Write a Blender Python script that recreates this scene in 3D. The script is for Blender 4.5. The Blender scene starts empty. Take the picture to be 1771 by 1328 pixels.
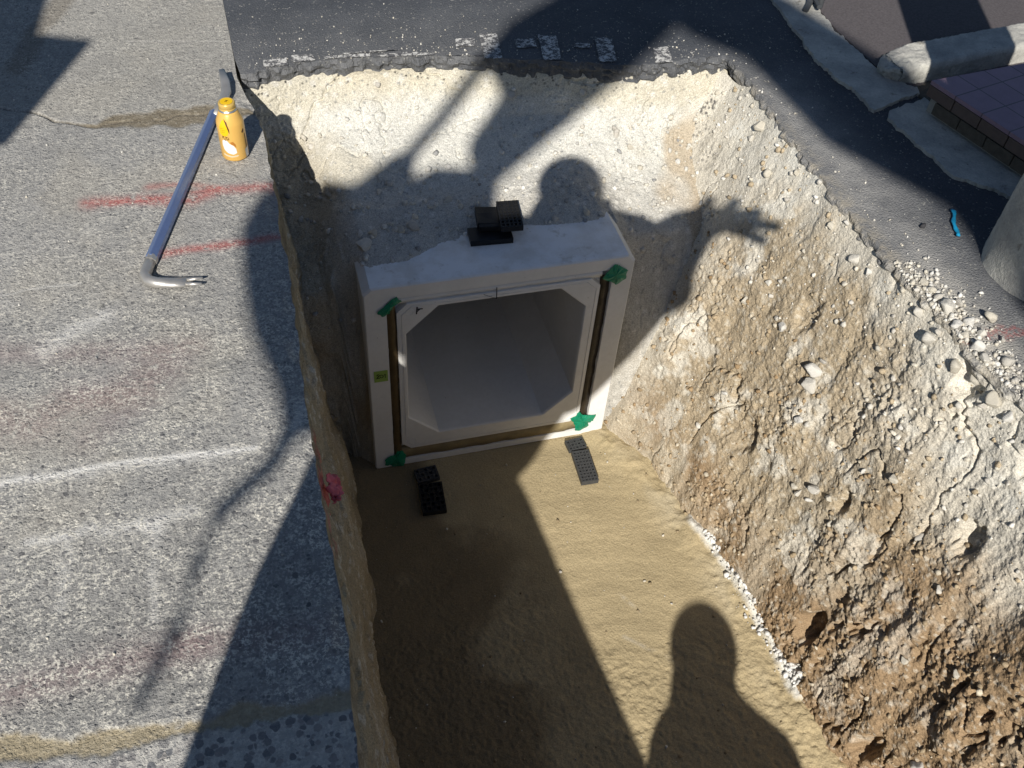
import bpy, bmesh, math, random
import numpy as np
from mathutils import Vector, Matrix

# ------------------------------------------------------------------ camera, sky, sun, exposure
SC = bpy.context.scene
COL = SC.collection
IW, IH = 1771.0, 1328.0
F, YAW, PITCH, ROLL = 1663.5, 0.348223, 0.829287, -0.0845652
HC = 1.5                                             # eye height above the pavement (m)
def cam_axes():
    cy, sy, cp, sp = math.cos(YAW), math.sin(YAW), math.cos(PITCH), math.sin(PITCH)
    f = np.array([sy*cp, cy*cp, -sp]); r = np.array([cy, -sy, 0.0]); d = np.cross(f, r)
    cr, sr = math.cos(ROLL), math.sin(ROLL)
    return cr*r + sr*d, -sr*r + cr*d, f
RX, RD, RF = cam_axes()
EYE = np.array([0, 0, HC])
cam_d = bpy.data.cameras.new('camera'); cam = bpy.data.objects.new('camera', cam_d); COL.objects.link(cam)
cam_d.sensor_width = 36.0; cam_d.lens = F/IW*36.0; cam_d.clip_start = 0.02; cam_d.clip_end = 400
cam.matrix_world = Matrix(((RX[0], -RD[0], -RF[0], 0), (RX[1], -RD[1], -RF[1], 0), (RX[2], -RD[2], -RF[2], HC), (0, 0, 0, 1)))
SC.camera = cam

SUN = np.array([0.314, 0.741, -0.593]); SUN /= np.linalg.norm(SUN)      # direction the light travels
world = bpy.data.worlds.new('World'); SC.world = world; world.use_nodes = True
wn = world.node_tree.nodes; wl = world.node_tree.links
sky = wn.new('ShaderNodeTexSky'); sky.sky_type = 'NISHITA'; sky.sun_disc = False; sky.ozone_density = 3.0; sky.dust_density = 0.4
sky.sun_elevation = math.asin(-SUN[2]); sky.sun_rotation = math.atan2(-SUN[0], -SUN[1])
bg = wn['Background']; wl.new(sky.outputs[0], bg.inputs[0]); bg.inputs[1].default_value = 0.05
sun_d = bpy.data.lights.new('sun', 'SUN'); sun_d.energy = 4.8; sun_d.angle = math.radians(0.53); sun_d.color = (1.0, 0.95, 0.87)
sun = bpy.data.objects.new('sun', sun_d); COL.objects.link(sun)
sun.rotation_mode = 'QUATERNION'; sun.rotation_quaternion = Vector(SUN).to_track_quat('-Z', 'Y')
SC.view_settings.view_transform = 'Standard'; SC.view_settings.look = 'None'
SC.view_settings.exposure = 0.25; SC.view_settings.gamma = 1.0
SC.cycles.max_bounces = 6; SC.cycles.diffuse_bounces = 3

# ------------------------------------------------------------------ helpers
rng = np.random.default_rng(7); random.seed(7)
D = 1.1                                               # trench depth
def ray(px, py):
    d = RX*(px-IW/2)/F + RD*(py-IH/2)/F + RF
    return d/np.linalg.norm(d)
def G(px, py, z=0.0):                                 # world point on the level z
    d = ray(px, py); return EYE + d*(z-HC)/d[2]
ER = np.cross(SUN, [0, 0, 1.0]); ER /= np.linalg.norm(ER); EU = np.cross(ER, SUN)
def S(r, u, t):                                       # a point given by its place as the sun sees it
    return EYE + r*ER + u*EU + t*SUN

def hash3(i, j, k, seed):
    h = (i.astype(np.uint32)*np.uint32(374761393) + j.astype(np.uint32)*np.uint32(668265263) + k.astype(np.uint32)*np.uint32(2147483647 & 1274126177) + np.uint32(seed)*np.uint32(974634777))
    h ^= h >> np.uint32(13); h *= np.uint32(1103515245); h ^= h >> np.uint32(16); h *= np.uint32(2654435769); h ^= h >> np.uint32(15)
    return h
def r01(h): return (h & np.uint32(0xffffff)).astype(np.float32)/np.float32(0xffffff)
def vnoise(P, seed=0):                                # smooth value noise, about -1..1
    P = np.asarray(P, np.float32); I = np.floor(P).astype(np.int64); f = P - I
    w = f*f*f*(f*(f*6-15)+10); out = 0
    for a in (0, 1):
        for b in (0, 1):
            for c in (0, 1):
                g = r01(hash3(I[:, 0]+a, I[:, 1]+b, I[:, 2]+c, seed))
                out = out + g*(w[:, 0] if a else 1-w[:, 0])*(w[:, 1] if b else 1-w[:, 1])*(w[:, 2] if c else 1-w[:, 2])
    return out*2-1
def fbm(P, octv=4, seed=0, gain=0.5):
    P = np.asarray(P, np.float32); a, s, t = 1.0, 0, 0
    for o in range(octv):
        s = s + a*vnoise(P*(2.03**o)+o*17.3, seed+o); t += a; a *= gain
    return s/t
def worley(P, seed=0, jit=0.9):
    P = np.asarray(P, np.float32); I = np.floor(P).astype(np.int64)
    f1 = np.full(len(P), 9, np.float32); f2 = f1.copy(); idv = np.zeros(len(P), np.float32)
    for a in (-1, 0, 1):
        for b in (-1, 0, 1):
            for c in (-1, 0, 1):
                i, j, k = I[:, 0]+a, I[:, 1]+b, I[:, 2]+c
                h = hash3(i, j, k, seed)
                q = np.stack([i+0.5+jit*(r01(h)-.5), j+0.5+jit*(r01(hash3(i, j, k, seed+11))-.5), k+0.5+jit*(r01(hash3(i, j, k, seed+23))-.5)], 1)
                d = np.sqrt(((q-P)**2).sum(1)).astype(np.float32)
                m = d < f1
                f2 = np.where(m, f1, np.minimum(f2, d)); idv = np.where(m, r01(hash3(i, j, k, seed+37)), idv); f1 = np.where(m, d, f1)
    return f1, f2, idv
def sst(a, b, x): t = np.clip((x-a)/(b-a), 0, 1); return t*t*(3-2*t)
def mixc(c, d, m): return c + (np.asarray(d, np.float32)-c)*np.asarray(m)[:, None]

def tag(o, label=None, cat=None, group=None, kind=None):
    if label: o['label'] = label
    if cat: o['category'] = cat
    if group: o['group'] = group
    if kind: o['kind'] = kind
    return o
def link(name, me, mat=None, parent=None, smooth=False):
    o = bpy.data.objects.new(name, me); COL.objects.link(o)
    if mat is not None: me.materials.append(mat)
    if parent is not None: o.parent = parent
    if smooth: me.polygons.foreach_set('use_smooth', [True]*len(me.polygons))
    return o
def empty(name, label, cat, loc=(0, 0, 0), group=None):
    o = bpy.data.objects.new(name, None); COL.objects.link(o); o.location = loc; o.empty_display_size = .05
    return tag(o, label, cat, group)
def mesh_np(name, V, Q, col=None):
    me = bpy.data.meshes.new(name); V = np.asarray(V, np.float32); Q = np.asarray(Q, np.int32); k = Q.shape[1]
    me.vertices.add(len(V)); me.vertices.foreach_set('co', V.ravel())
    me.loops.add(Q.size); me.loops.foreach_set('vertex_index', Q.ravel())
    me.polygons.add(len(Q)); me.polygons.foreach_set('loop_start', np.arange(0, Q.size, k, dtype=np.int32))
    me.update(calc_edges=True)
    if col is not None:
        a = me.color_attributes.new('Col', 'FLOAT_COLOR', 'POINT')
        col = np.asarray(col); col = col if col.shape[1] == 4 else np.concatenate([col, np.ones((len(V), 1))], 1)
        a.data.foreach_set('color', np.clip(col, 0, 1).astype(np.float32).ravel())
    return me
def grid_quads(nu, nv, flip=False):
    i, j = np.meshgrid(np.arange(nu-1), np.arange(nv-1), indexing='ij'); a = (i*nv+j).ravel()
    q = np.stack([a, a+nv, a+nv+1, a+1], 1)
    return q[:, ::-1] if flip else q
def grid_normals(P, nu, nv):
    g = P.reshape(nu, nv, 3); n = np.cross(np.gradient(g, axis=0), np.gradient(g, axis=1)).reshape(-1, 3)
    return n/(np.linalg.norm(n, axis=1)[:, None]+1e-12)
def poly_mesh(name, pts, z0, z1, subside=0):          # a prism over a plan outline (ccw)
    bm = bmesh.new()
    t = [bm.verts.new((p[0], p[1], z1)) for p in pts]; b = [bm.verts.new((p[0], p[1], z0)) for p in pts]
    bm.faces.new(t); bm.faces.new(b[::-1])
    for i in range(len(pts)):
        j = (i+1) % len(pts); bm.faces.new((b[i], b[j], t[j], t[i]))
    bmesh.ops.recalc_face_normals(bm, faces=bm.faces)
    me = bpy.data.meshes.new(name); bm.to_mesh(me); bm.free(); return me
def bm_mesh(name, bm):
    bmesh.ops.recalc_face_normals(bm, faces=bm.faces)
    me = bpy.data.meshes.new(name); bm.to_mesh(me); bm.free(); return me
def add_box(bm, lo, hi, M=None, bev=0):
    r = bmesh.ops.create_cube(bm, size=1); vs = r['verts']
    for v in vs:
        v.co = Vector([lo[k]+(v.co[k]+.5)*(hi[k]-lo[k]) for k in range(3)])
    if bev:
        es = list({e for v in vs for e in v.link_edges})
        g = bmesh.ops.bevel(bm, geom=es, offset=bev, segments=2, affect='EDGES', profile=.6); vs = list({v for f in g['faces'] for v in f.verts} | {v for v in vs if v.is_valid})
    if M is not None:
        for v in vs: v.co = M @ v.co
def tube(bm, pts, rad, seg=12, caps=True, flat=None):
    pts = [Vector(p) for p in pts]; rings = []
    rad = rad if hasattr(rad, '__len__') else [rad]*len(pts)
    up = Vector((0, 0, 1)); 
    for i, p in enumerate(pts):
        d = (pts[min(i+1, len(pts)-1)]-pts[max(i-1, 0)]).normalized()
        s = d.cross(up); s = s.normalized() if s.length > 1e-4 else Vector((1, 0, 0)); n = s.cross(d).normalized()
        rr = rad[i] if hasattr(rad[i], '__len__') else (rad[i], rad[i])
        rings.append([bm.verts.new(p + s*math.cos(2*math.pi*(k+.5)/seg)*rr[0] + n*math.sin(2*math.pi*(k+.5)/seg)*rr[1]) for k in range(seg)])
    for a, b in zip(rings, rings[1:]):
        for k in range(seg): bm.faces.new((a[k], a[(k+1) % seg], b[(k+1) % seg], b[k]))
    if caps: bm.faces.new(rings[0][::-1]); bm.faces.new(rings[-1])
def lathe(bm, prof, seg=48, caps=True):
    rings = [[bm.verts.new((r*math.cos(2*math.pi*k/seg), r*math.sin(2*math.pi*k/seg), z)) for k in range(seg)] for r, z in prof]
    for a, b in zip(rings, rings[1:]):
        for k in range(seg): bm.faces.new((a[k], a[(k+1) % seg], b[(k+1) % seg], b[k]))
    if caps: bm.faces.new(rings[0][::-1]); bm.faces.new(rings[-1])

# ------------------------------------------------------------------ materials
class NT:
    def __init__(s, name):
        s.m = bpy.data.materials.new(name); s.m.use_nodes = True; s.t = s.m.node_tree
        s.b = s.t.nodes['Principled BSDF']; s.tc = s.t.nodes.new('ShaderNodeTexCoord').outputs['Object']
        s.b.inputs['Roughness'].default_value = .85; s.b.inputs['Specular IOR Level'].default_value = .3
    def new(s, t, **k):
        n = s.t.nodes.new(t)
        for a, b in k.items(): setattr(n, a, b)
        return n
    def put(s, sock, v):
        if isinstance(v, bpy.types.NodeSocket): s.t.links.new(v, sock)
        else: sock.default_value = v
    def noise(s, scale, det=4, rough=.55, vec=None, out='Fac', dist=0):
        n = s.new('ShaderNodeTexNoise'); n.inputs['Scale'].default_value = scale; n.inputs['Detail'].default_value = det
        n.inputs['Roughness'].default_value = rough; n.inputs['Distortion'].default_value = dist; s.put(n.inputs['Vector'], vec or s.tc); return n.outputs[out]
    def voro(s, scale, feat='F1', out='Distance', vec=None, rand=1.0):
        n = s.new('ShaderNodeTexVoronoi', feature=feat); n.inputs['Scale'].default_value = scale; n.inputs['Randomness'].default_value = rand
        s.put(n.inputs['Vector'], vec or s.tc); return n.outputs[out]
    def ramp(s, v, a, b, lo=0.0, hi=1.0, interp='SMOOTHSTEP'):
        n = s.new('ShaderNodeMapRange', interpolation_type=interp); s.put(n.inputs[0], v)
        for i, x in enumerate((a, b, lo, hi)): n.inputs[i+1].default_value = x
        return n.outputs[0]
    def math(s, op, a, b=0.0, c=0.0):
        n = s.new('ShaderNodeMath', operation=op); s.put(n.inputs[0], a); s.put(n.inputs[1], b); s.put(n.inputs[2], c); return n.outputs[0]
    def mix(s, f, a, b, mode='MIX'):
        n = s.new('ShaderNodeMix', data_type='RGBA', blend_type=mode); s.put(n.inputs[0], f)
        for i, x in ((6, a), (7, b)): s.put(n.inputs[i], x if isinstance(x, bpy.types.NodeSocket) else (*x, 1) if len(x) == 3 else x)
        return n.outputs[2]
    def attr(s, name='Col'):
        n = s.new('ShaderNodeVertexColor', layer_name=name); return n.outputs[0]
    def scaled(s, vec3):
        n = s.new('ShaderNodeMapping'); s.put(n.inputs[0], s.tc); n.inputs['Scale'].default_value = vec3; return n.outputs[0]
    def color(s, v): s.put(s.b.inputs['Base Color'], v if isinstance(v, bpy.types.NodeSocket) else (*v, 1))
    def bump(s, h, strength=.4, dist=.004):
        n = s.new('ShaderNodeBump'); s.put(n.inputs['Height'], h); n.inputs['Strength'].default_value = strength; n.inputs['Distance'].default_value = dist
        s.put(s.b.inputs['Normal'], n.outputs[0])
    def set(s, **k):
        for a, b in k.items(): s.put(s.b.inputs[a.replace('_', ' ')], b)
        return s
def simple(name, rgb, rough=.6, metal=0, var=.15, scale=40, bump=.15, bd=.002):
    n = NT(name); f = n.noise(scale, 5)
    n.color(n.mix(f, tuple(c*(1-var) for c in rgb), tuple(min(1, c*(1+var)) for c in rgb))); n.set(Roughness=rough, Metallic=metal)
    n.bump(n.noise(scale*3, 4), bump, bd); return n.m

def m_soil(name, amp=.35, bs=.6):
    n = NT(name); c = n.attr()
    v = n.noise(260, 4, .7); c = n.mix(n.ramp(v, .3, .7), n.mix(1.0, c, (1-amp, 1-amp, 1-amp*1.05), 'MULTIPLY'), n.mix(1.0, c, (1+amp*.6, 1+amp*.6, 1+amp*.55), 'MULTIPLY'))
    n.color(c); n.set(Roughness=.95, Specular_IOR_Level=.12)
    h = n.math('ADD', n.noise(180, 5, .65), n.math('MULTIPLY', n.voro(150), .6)); n.bump(h, bs, .004); return n.m
M_soil = m_soil('earth'); M_sand = m_soil('sand', .22, .5)

def m_concrete():
    n = NT('worn_concrete'); vc = n.new('ShaderNodeVertexColor', layer_name='Col'); base, pat = vc.outputs[0], vc.outputs[1]
    dis = n.new('ShaderNodeVectorMath', operation='MULTIPLY_ADD'); n.put(dis.inputs[0], n.noise(110, 3, out='Color')); dis.inputs[1].default_value = (.007, .007, .007); n.put(dis.inputs[2], n.tc); w = dis.outputs[0]
    sy = n.new('ShaderNodeSeparateXYZ'); n.put(sy.inputs[0], n.tc)
    near = n.ramp(sy.outputs[1], 2.5, .8)                          # the slab is more worn towards the near end
    def pebbles(sc, lo, hi):
        f1 = n.voro(sc, 'F1', 'Distance', vec=w); cc = n.voro(sc, 'F1', 'Color', vec=w); ss = n.new('ShaderNodeSeparateColor'); n.put(ss.inputs[0], cc)
        r = n.math('MULTIPLY_ADD', ss.outputs[0], hi-lo, lo); return n.ramp(n.math('SUBTRACT', f1, r), -.10, .03, 1, 0), ss.outputs[1], ss.outputs[2]
    p1, v1, u1 = pebbles(68, .10, .50); p2, v2, u2 = pebbles(150, .15, .55)
    sp = n.noise(190, 4, .75); sp2 = n.noise(66, 5, .75); wear = n.ramp(n.math('MULTIPLY_ADD', n.noise(17, 4, .65), .5, n.math('MULTIPLY', n.noise(6, 4, .6), .5)), .38, .60)
    c = n.mix(1.0, base, n.mix(n.math('MULTIPLY_ADD', sp2, .6, n.math('MULTIPLY', sp, .5)), (.30, .305, .32), (1.65, 1.64, 1.60)), 'MULTIPLY')
    cream = n.math('MULTIPLY', n.ramp(n.math('ADD', n.math('MULTIPLY', sp, .55), n.math('MULTIPLY', sp2, .45)), .495, .55), n.math('MULTIPLY', n.math('ADD', n.math('MULTIPLY', wear, .95), .18), pat))
    c = n.mix(n.math('MULTIPLY', cream, n.math('MULTIPLY_ADD', near, .45, .50)), c, (.70, .67, .59))
    dark2 = n.mix(v2, n.mix(1.0, base, (.42, .43, .46), 'MULTIPLY'), n.mix(1.0, base, (1.2, 1.18, 1.12), 'MULTIPLY'))
    c = n.mix(n.math('MULTIPLY', n.math('MULTIPLY', p2, n.ramp(u2, .3, .5)), n.math('MULTIPLY', pat, .75)), c, dark2)
    dark1 = n.mix(v1, n.mix(1.0, base, (.38, .39, .43), 'MULTIPLY'), n.mix(1.0, base, (.95, .93, .90), 'MULTIPLY'))
    c = n.mix(n.math('MULTIPLY', n.math('MULTIPLY', p1, n.ramp(u1, .35, .55)), n.math('MULTIPLY', pat, n.math('MULTIPLY_ADD', near, .70, .25))), c, dark1)
    by = n.math('MULTIPLY', n.ramp(sy.outputs[1], .735, .675), pat)       # coarse exposed pebbles in pale mortar past the joint
    p3, v3, u3 = pebbles(72, .30, .72)
    c = n.mix(n.math('MULTIPLY', by, .65), c, n.mix(sp2, (.36, .355, .34), (.62, .60, .56)))
    c = n.mix(n.math('MULTIPLY', n.math('MULTIPLY', p3, by), n.math('MULTIPLY', n.ramp(u3, .05, .15), .85)), c, n.mix(v3, (.11, .12, .14), (.30, .28, .27)))
    n.color(c); n.set(Roughness=.9, Specular_IOR_Level=.2)
    h = n.math('ADD', n.math('MULTIPLY', sp, 1.2), n.math('ADD', n.math('MULTIPLY', p2, .3), n.math('ADD', n.math('MULTIPLY', p1, .45), n.math('MULTIPLY', sp2, .8))))
    n.bump(h, .75, .005); return n.m
M_conc = m_concrete()

RED_SPOTS = [(G(1735, 575)[:2], .035), (G(1708, 577)[:2], .025), (G(1760, 572)[:2], .025), (G(1672, 588)[:2], .022)]
def m_asphalt():
    n = NT('asphalt'); 
    sepx = n.new('ShaderNodeSeparateXYZ'); n.put(sepx.inputs[0], n.tc)
    big = n.noise(3.5, 5, .6); f = n.noise(220, 4, .75); sp = n.voro(230, 'F1', 'Color'); ss = n.new('ShaderNodeSeparateColor'); n.put(ss.inputs[0], sp)
    dust = n.math('MULTIPLY', n.ramp(sepx.outputs[1], 2.6, 2.15), n.ramp(sepx.outputs[0], 1.80, 1.55))
    dust = n.math('MULTIPLY', n.math('ADD', dust, n.math('MULTIPLY', n.ramp(sepx.outputs[1], 3.1, 2.6), n.math('MULTIPLY', n.ramp(sepx.outputs[0], 1.3, .6), .35))), n.ramp(n.noise(9, 5, .65), .25, .75, .35, 1.15))
    c = n.mix(f, (.019, .023, .030), (.098, .106, .122))
    c = n.mix(n.ramp(big, .3, .75), c, n.mix(f, (.040, .045, .055), (.145, .153, .168)))
    c = n.mix(dust, c, n.mix(f, (.12, .12, .122), (.46, .45, .43)))
    c = n.mix(n.math('MULTIPLY', n.ramp(ss.outputs[0], .90, .96), n.ramp(n.noise(40, 3), .45, .65, .1, .8)), c, (.36, .35, .32))
    spill = n.math('MULTIPLY', n.math('MULTIPLY', n.ramp(sepx.outputs[0], 1.68, 1.53), n.ramp(sepx.outputs[1], 1.52, 1.30)), n.ramp(n.noise(26, 5, .7), .34, .56))
    c = n.mix(n.math('MULTIPLY', spill, .9), c, n.mix(n.noise(300, 3), (.42, .39, .33), (.68, .65, .58)))
    rim = n.math('MULTIPLY', n.math('MULTIPLY', n.ramp(sepx.outputs[0], 1.56, 1.50), n.ramp(sepx.outputs[1], 2.46, 2.3)), n.ramp(n.noise(18, 5, .7), .40, .60))
    c = n.mix(n.math('MULTIPLY', rim, .7), c, (.36, .32, .25))
    for (rx, ry), rr in RED_SPOTS:
        dv_ = n.new('ShaderNodeVectorMath', operation='DISTANCE'); n.put(dv_.inputs[0], n.tc); dv_.inputs[1].default_value = (rx, ry, 0)
        c = n.mix(n.math('MULTIPLY', n.ramp(dv_.outputs['Value'], rr, rr*.4), n.ramp(n.noise(70, 4, .7), .40, .60, 0, .6)), c, (.34, .075, .07))
    n.color(c); n.set(Roughness=.82, Specular_IOR_Level=.3)
    n.bump(n.math('ADD', n.voro(190), n.noise(260, 4, .7)), .6, .005); return n.m
M_asph = m_asphalt()
def m_paint():
    n = NT('worn_white_paint'); w = n.math('ADD', n.math('MULTIPLY', n.noise(55, 5, .75), .7), n.math('MULTIPLY', n.noise(200, 3, .7), .3))
    n.color(n.mix(n.ramp(w, .44, .53), (.60, .59, .56), (.10, .10, .105))); n.bump(n.noise(200, 4), .4, .003); return n.m
M_paint = m_paint()
def m_precast():
    n = NT('precast_concrete'); a = n.noise(6, 6, .6); b = n.noise(60, 4, .6)
    sepn = n.new('ShaderNodeSeparateXYZ'); g = n.new('ShaderNodeNewGeometry'); n.put(sepn.inputs[0], g.outputs['Normal'])
    c = n.mix(n.ramp(a, .3, .7), (.70, .695, .675), (.77, .765, .75)); c = n.mix(n.ramp(b, .35, .75, 0, .25), c, (.60, .59, .56))
    so = n.new('ShaderNodeSeparateXYZ'); n.put(so.inputs[0], n.tc); topm = n.ramp(so.outputs[2], .74, .78)
    chalk = n.math('MULTIPLY', n.ramp(sepn.outputs[2], .6, .95), n.math('MULTIPLY', topm, n.ramp(n.noise(11, 6, .7), .35, .6)))
    c = n.mix(chalk, c, (.84, .85, .86))
    mud = n.math('MULTIPLY', n.ramp(sepn.outputs[2], .6, .95), n.math('MULTIPLY', topm, n.ramp(n.noise(14, 6, .7), .56, .68))); c = n.mix(n.math('MULTIPLY', mud, .4), c, (.33, .29, .22))
    c = n.mix(n.ramp(n.voro(26, 'F1', 'Distance'), .025, .05, .6, 0), c, (.10, .09, .08))
    n.color(c); n.set(Roughness=.8, Specular_IOR_Level=.25); n.bump(n.noise(120, 5, .6), .22, .002); return n.m
M_pre = m_precast()
def m_kerb():
    n = NT('rough_concrete'); a = n.noise(9, 6, .65); b = n.noise(150, 4, .7)
    c = n.mix(n.ramp(a, .3, .7), (.34, .335, .32), (.56, .55, .50)); c = n.mix(1.0, c, n.mix(b, (.6, .6, .6), (1.35, 1.35, 1.33)), 'MULTIPLY')
    c = n.mix(n.ramp(n.noise(22, 5, .7), .60, .70, 0, .6), c, (.13, .115, .09))
    n.color(c); n.set(Roughness=.92); n.bump(n.math('ADD', b, n.noise(40, 5, .7)), .7, .006); return n.m
M_kerb = m_kerb()
M_walk = simple('sidewalk_asphalt', (.105, .094, .098), .85, var=.55, scale=150, bump=.7, bd=.005)
M_dirt = simple('dark_dirt', (.11, .10, .08), .95, var=.4, scale=60, bump=.8, bd=.01)
def m_tile():
    n = NT('purple_tile'); b = n.new('ShaderNodeTexBrick'); n.put(b.inputs['Vector'], n.tc)
    b.offset = 0.0; b.inputs['Scale'].default_value = 1.0; b.inputs['Brick Width'].default_value = .098; b.inputs['Row Height'].default_value = .098
    b.inputs['Mortar Size'].default_value = .0022; b.inputs['Mortar Smooth'].default_value = .2
    b.inputs['Color1'].default_value = (.29, .20, .25, 1); b.inputs['Color2'].default_value = (.33, .225, .275, 1); b.inputs['Mortar'].default_value = (.13, .105, .12, 1)
    n.color(n.mix(1.0, b.outputs[0], n.mix(n.noise(30, 5, .65), (.78, .78, .78), (1.2, 1.2, 1.2)), 'MULTIPLY')); n.set(Roughness=.55)
    n.bump(n.math('MULTIPLY', b.outputs[1], -1.0), .3, .002); return n.m
M_tile = m_tile()
M_tedge = simple('brown_edge_tile', (.13, .095, .08), .5, var=.3, scale=50)
M_tdirt = simple('dirty_edge_tile', (.10, .085, .065), .9, var=.5, scale=45, bump=.6, bd=.006)
M_mortar = simple('mortar', (.33, .31, .27), .9, var=.25, scale=90, bump=.5)
M_black = simple('black_plastic', (.014, .0145, .016), .42, var=.3, scale=60, bump=.1)
M_blackd = simple('dusty_black_plastic', (.055, .056, .058), .55, var=.5, scale=120, bump=.2)
M_gask = simple('brown_sealing_strip', (.125, .085, .038), .5, var=.35, scale=35, bump=.4, bd=.004)
M_gaskd = simple('dark_sealing_strip', (.045, .034, .022), .4, var=.5, scale=30, bump=.4, bd=.004)
M_gasko = simple('ochre_sealing_strip', (.25, .20, .11), .55, var=.45, scale=28, bump=.5, bd=.004)
M_note = simple('yellow_green_paper', (.30, .44, .10), .8, var=.08); M_ink = simple('black_ink', (.012, .012, .013), .7, var=.1)
def m_tape():
    n = NT('green_tape'); n.color(n.mix(n.noise(70, 4), (.0, .17, .085), (.01, .29, .16))); n.set(Roughness=.35, Alpha=.88, Transmission_Weight=.0)
    n.bump(n.noise(60, 3), .3, .003); return n.m
M_tape = m_tape()
M_steel = simple('sky_tinted_steel', (.21, .29, .52), .28, metal=.65, var=.12, scale=25, bump=.08)  # bar steel with the sky's blue reflection put into its base colour
M_steelb = simple('bare_worn_steel', (.52, .50, .47), .42, metal=.7, var=.2, scale=40, bump=.2)
M_white_stone = m_soil('pale_stone', .25, .5)
M_gold = simple('golden_bottle_lacquer', (.74, .45, .12), .32, metal=.12, var=.06, scale=10, bump=.02)
M_goldcap = simple('gold_cap', (.70, .48, .14), .3, metal=.3, var=.08); M_yel = simple('yellow_print', (.80, .50, .01), .4, var=.05)
M_pwhite = simple('white_print', (.74, .72, .70), .45, var=.06); M_pbrown = simple('brown_print', (.10, .045, .012), .5, var=.2); M_silver = simple('bare_aluminium', (.72, .71, .68), .3, metal=.9, var=.05)
M_blue = simple('blue_plastic', (.01, .22, .40), .4, var=.3, scale=60)
M_pink = simple('pink_plastic_scrap', (.62, .13, .16), .55, var=.55, scale=28)
M_pole = m_kerb()
M_grey = simple('grey_painted_steel', (.055, .06, .065), .5, var=.2)
M_yellow = simple('machine_yellow_paint', (.55, .30, .02), .4, var=.1); M_rub = simple('track_rubber', (.02, .02, .02), .8); M_glass = simple('dark_glass', (.03, .035, .04), .1)
M_jacket = simple('navy_work_cloth', (.03, .04, .07), .9); M_skin = simple('skin', (.45, .27, .19), .6, var=.08); M_helm = simple('white_helmet', (.75, .75, .74), .35, var=.03); M_shoe = simple('dark_boot', (.02, .018, .016), .6)

# ------------------------------------------------------------------ concrete pavement (left) with its painted marks
EDGE = np.array([(.030, 9.0), (.033, 2.74), (.031, 2.624), (.045, 2.526), (.066, 2.40), (.072, 2.30), (.068, 2.18), (.067, 2.116), (.062, 1.792), (.050, 1.466), (.043, 1.181), (.039, .979), (.033, .793), (.022, .681), (.012, .581), (.0, .45), (.0, -2), (0, -40)])
def edge_x(y): return np.interp(-np.asarray(y), -EDGE[:, 1], EDGE[:, 0])
def seg_d(P, a, b):
    a = np.asarray(a)[:2]; b = np.asarray(b)[:2]; ab = b-a; t = np.clip(((P-a)@ab)/(ab@ab), 0, 1); return np.linalg.norm(P-a-t[:, None]*ab, axis=1), t
def line_d(P, pts):
    ds = [seg_d(P, pts[i], pts[i+1])[0] for i in range(len(pts)-1)]; return np.min(ds, 0)
def pxl(*q): return [G(*p)[:2] for p in q]
ny, nx = 760, 205
ys = np.linspace(.42, 3.5, ny); us = np.linspace(0, 1, nx)
yy, uu = np.meshgrid(ys, us, indexing='ij')
wob = .003*vnoise(np.stack([ys*35, 0*ys, 0*ys], 1), 3) + .005*vnoise(np.stack([ys*9, 0*ys, 0*ys+5], 1), 3)
ex = edge_x(ys) + wob*(ys < 2.5)
xx = -.80 + (ex[:, None]+.80)*uu
P2 = np.stack([xx.ravel(), yy.ravel()], 1); P3 = np.concatenate([P2, np.zeros((len(P2), 1))], 1)
n_big = fbm(P3*2.2, 5, 21); n_mid = fbm(P3*14, 4, 31); n_f = fbm(P3*70, 3, 41, .6); n_ff = fbm(P3*190, 2, 51, .7)
base = np.ones((len(P2), 3), np.float32)*np.array([.305, .301, .294], np.float32)
base *= (1+.22*n_big+.14*n_mid)[:, None]
base = mixc(base, [.40, .375, .33], sst(.1, .5, fbm(P3*5, 4, 61))*.45)
base = mixc(base, np.array([.36, .345, .315]), .5*sst(2.42, 2.55, P2[:, 1]))       # the smoother far slab
# joints and cracks
crk = pxl((-40, 180), (60, 192), (100, 208), (165, 216), (230, 212), (300, 200), (400, 196), (470, 190))
wp = P2 + .012*np.stack([vnoise(P3*22, 71), vnoise(P3*22, 72)], 1)
dc = line_d(wp, crk); patch = np.maximum(0, fbm(P3*6, 4, 81)+.25)
ywid = .006+.040*sst(-.42, -.22, P2[:, 0])*(1-.5*sst(-.05, .05, P2[:, 0]))
mud = sst(1.0, .35, dc/ywid + .9*n_mid)
base = mixc(base, [.20, .165, .11], mud*.85*sst(-.62, -.40, P2[:, 0]))
crack = sst(.006, .002, dc)*sst(-.3, .25, vnoise(P3*18, 77)+.2)
jt = line_d(P2 + .008*np.stack([n_mid, n_mid], 1), pxl((-60, 1315), (0, 1300), (150, 1292), (300, 1262), (450, 1232), (600, 1215), (640, 1210)))
jm = sst(.020, .009, jt + .008*n_f + .014*n_mid)
base = mixc(base, np.array([.36, .305, .205]), jm*.92); 
fj = line_d(P2, pxl((-50, 255), (0, 250), (60, 248), (250, 250))); 
sm = sst(.003, .001, line_d(P2, pxl((220, 71), (400, 71)))); base = mixc(base, [.55, .53, .5], sm*.7)
smear = sst(-.52, -.62, P2[:, 0]+.04*n_mid)*sst(2.5, 2.6, P2[:, 1])
dk = sst(.05, .02, line_d(P2+.02*n_mid[:, None], pxl((110, 0), (60, 60), (30, 120)))); base = mixc(base, [.20, .175, .14], dk*.6)
for q, rr in (((160, 22), .011), ((175, 530), .011), ((205, 515), .006)):
    base = mixc(base, [.09, .09, .09], .7*sst(rr, rr*.5, np.linalg.norm(P2-G(*q)[:2], axis=1)+.004*n_f))
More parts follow.
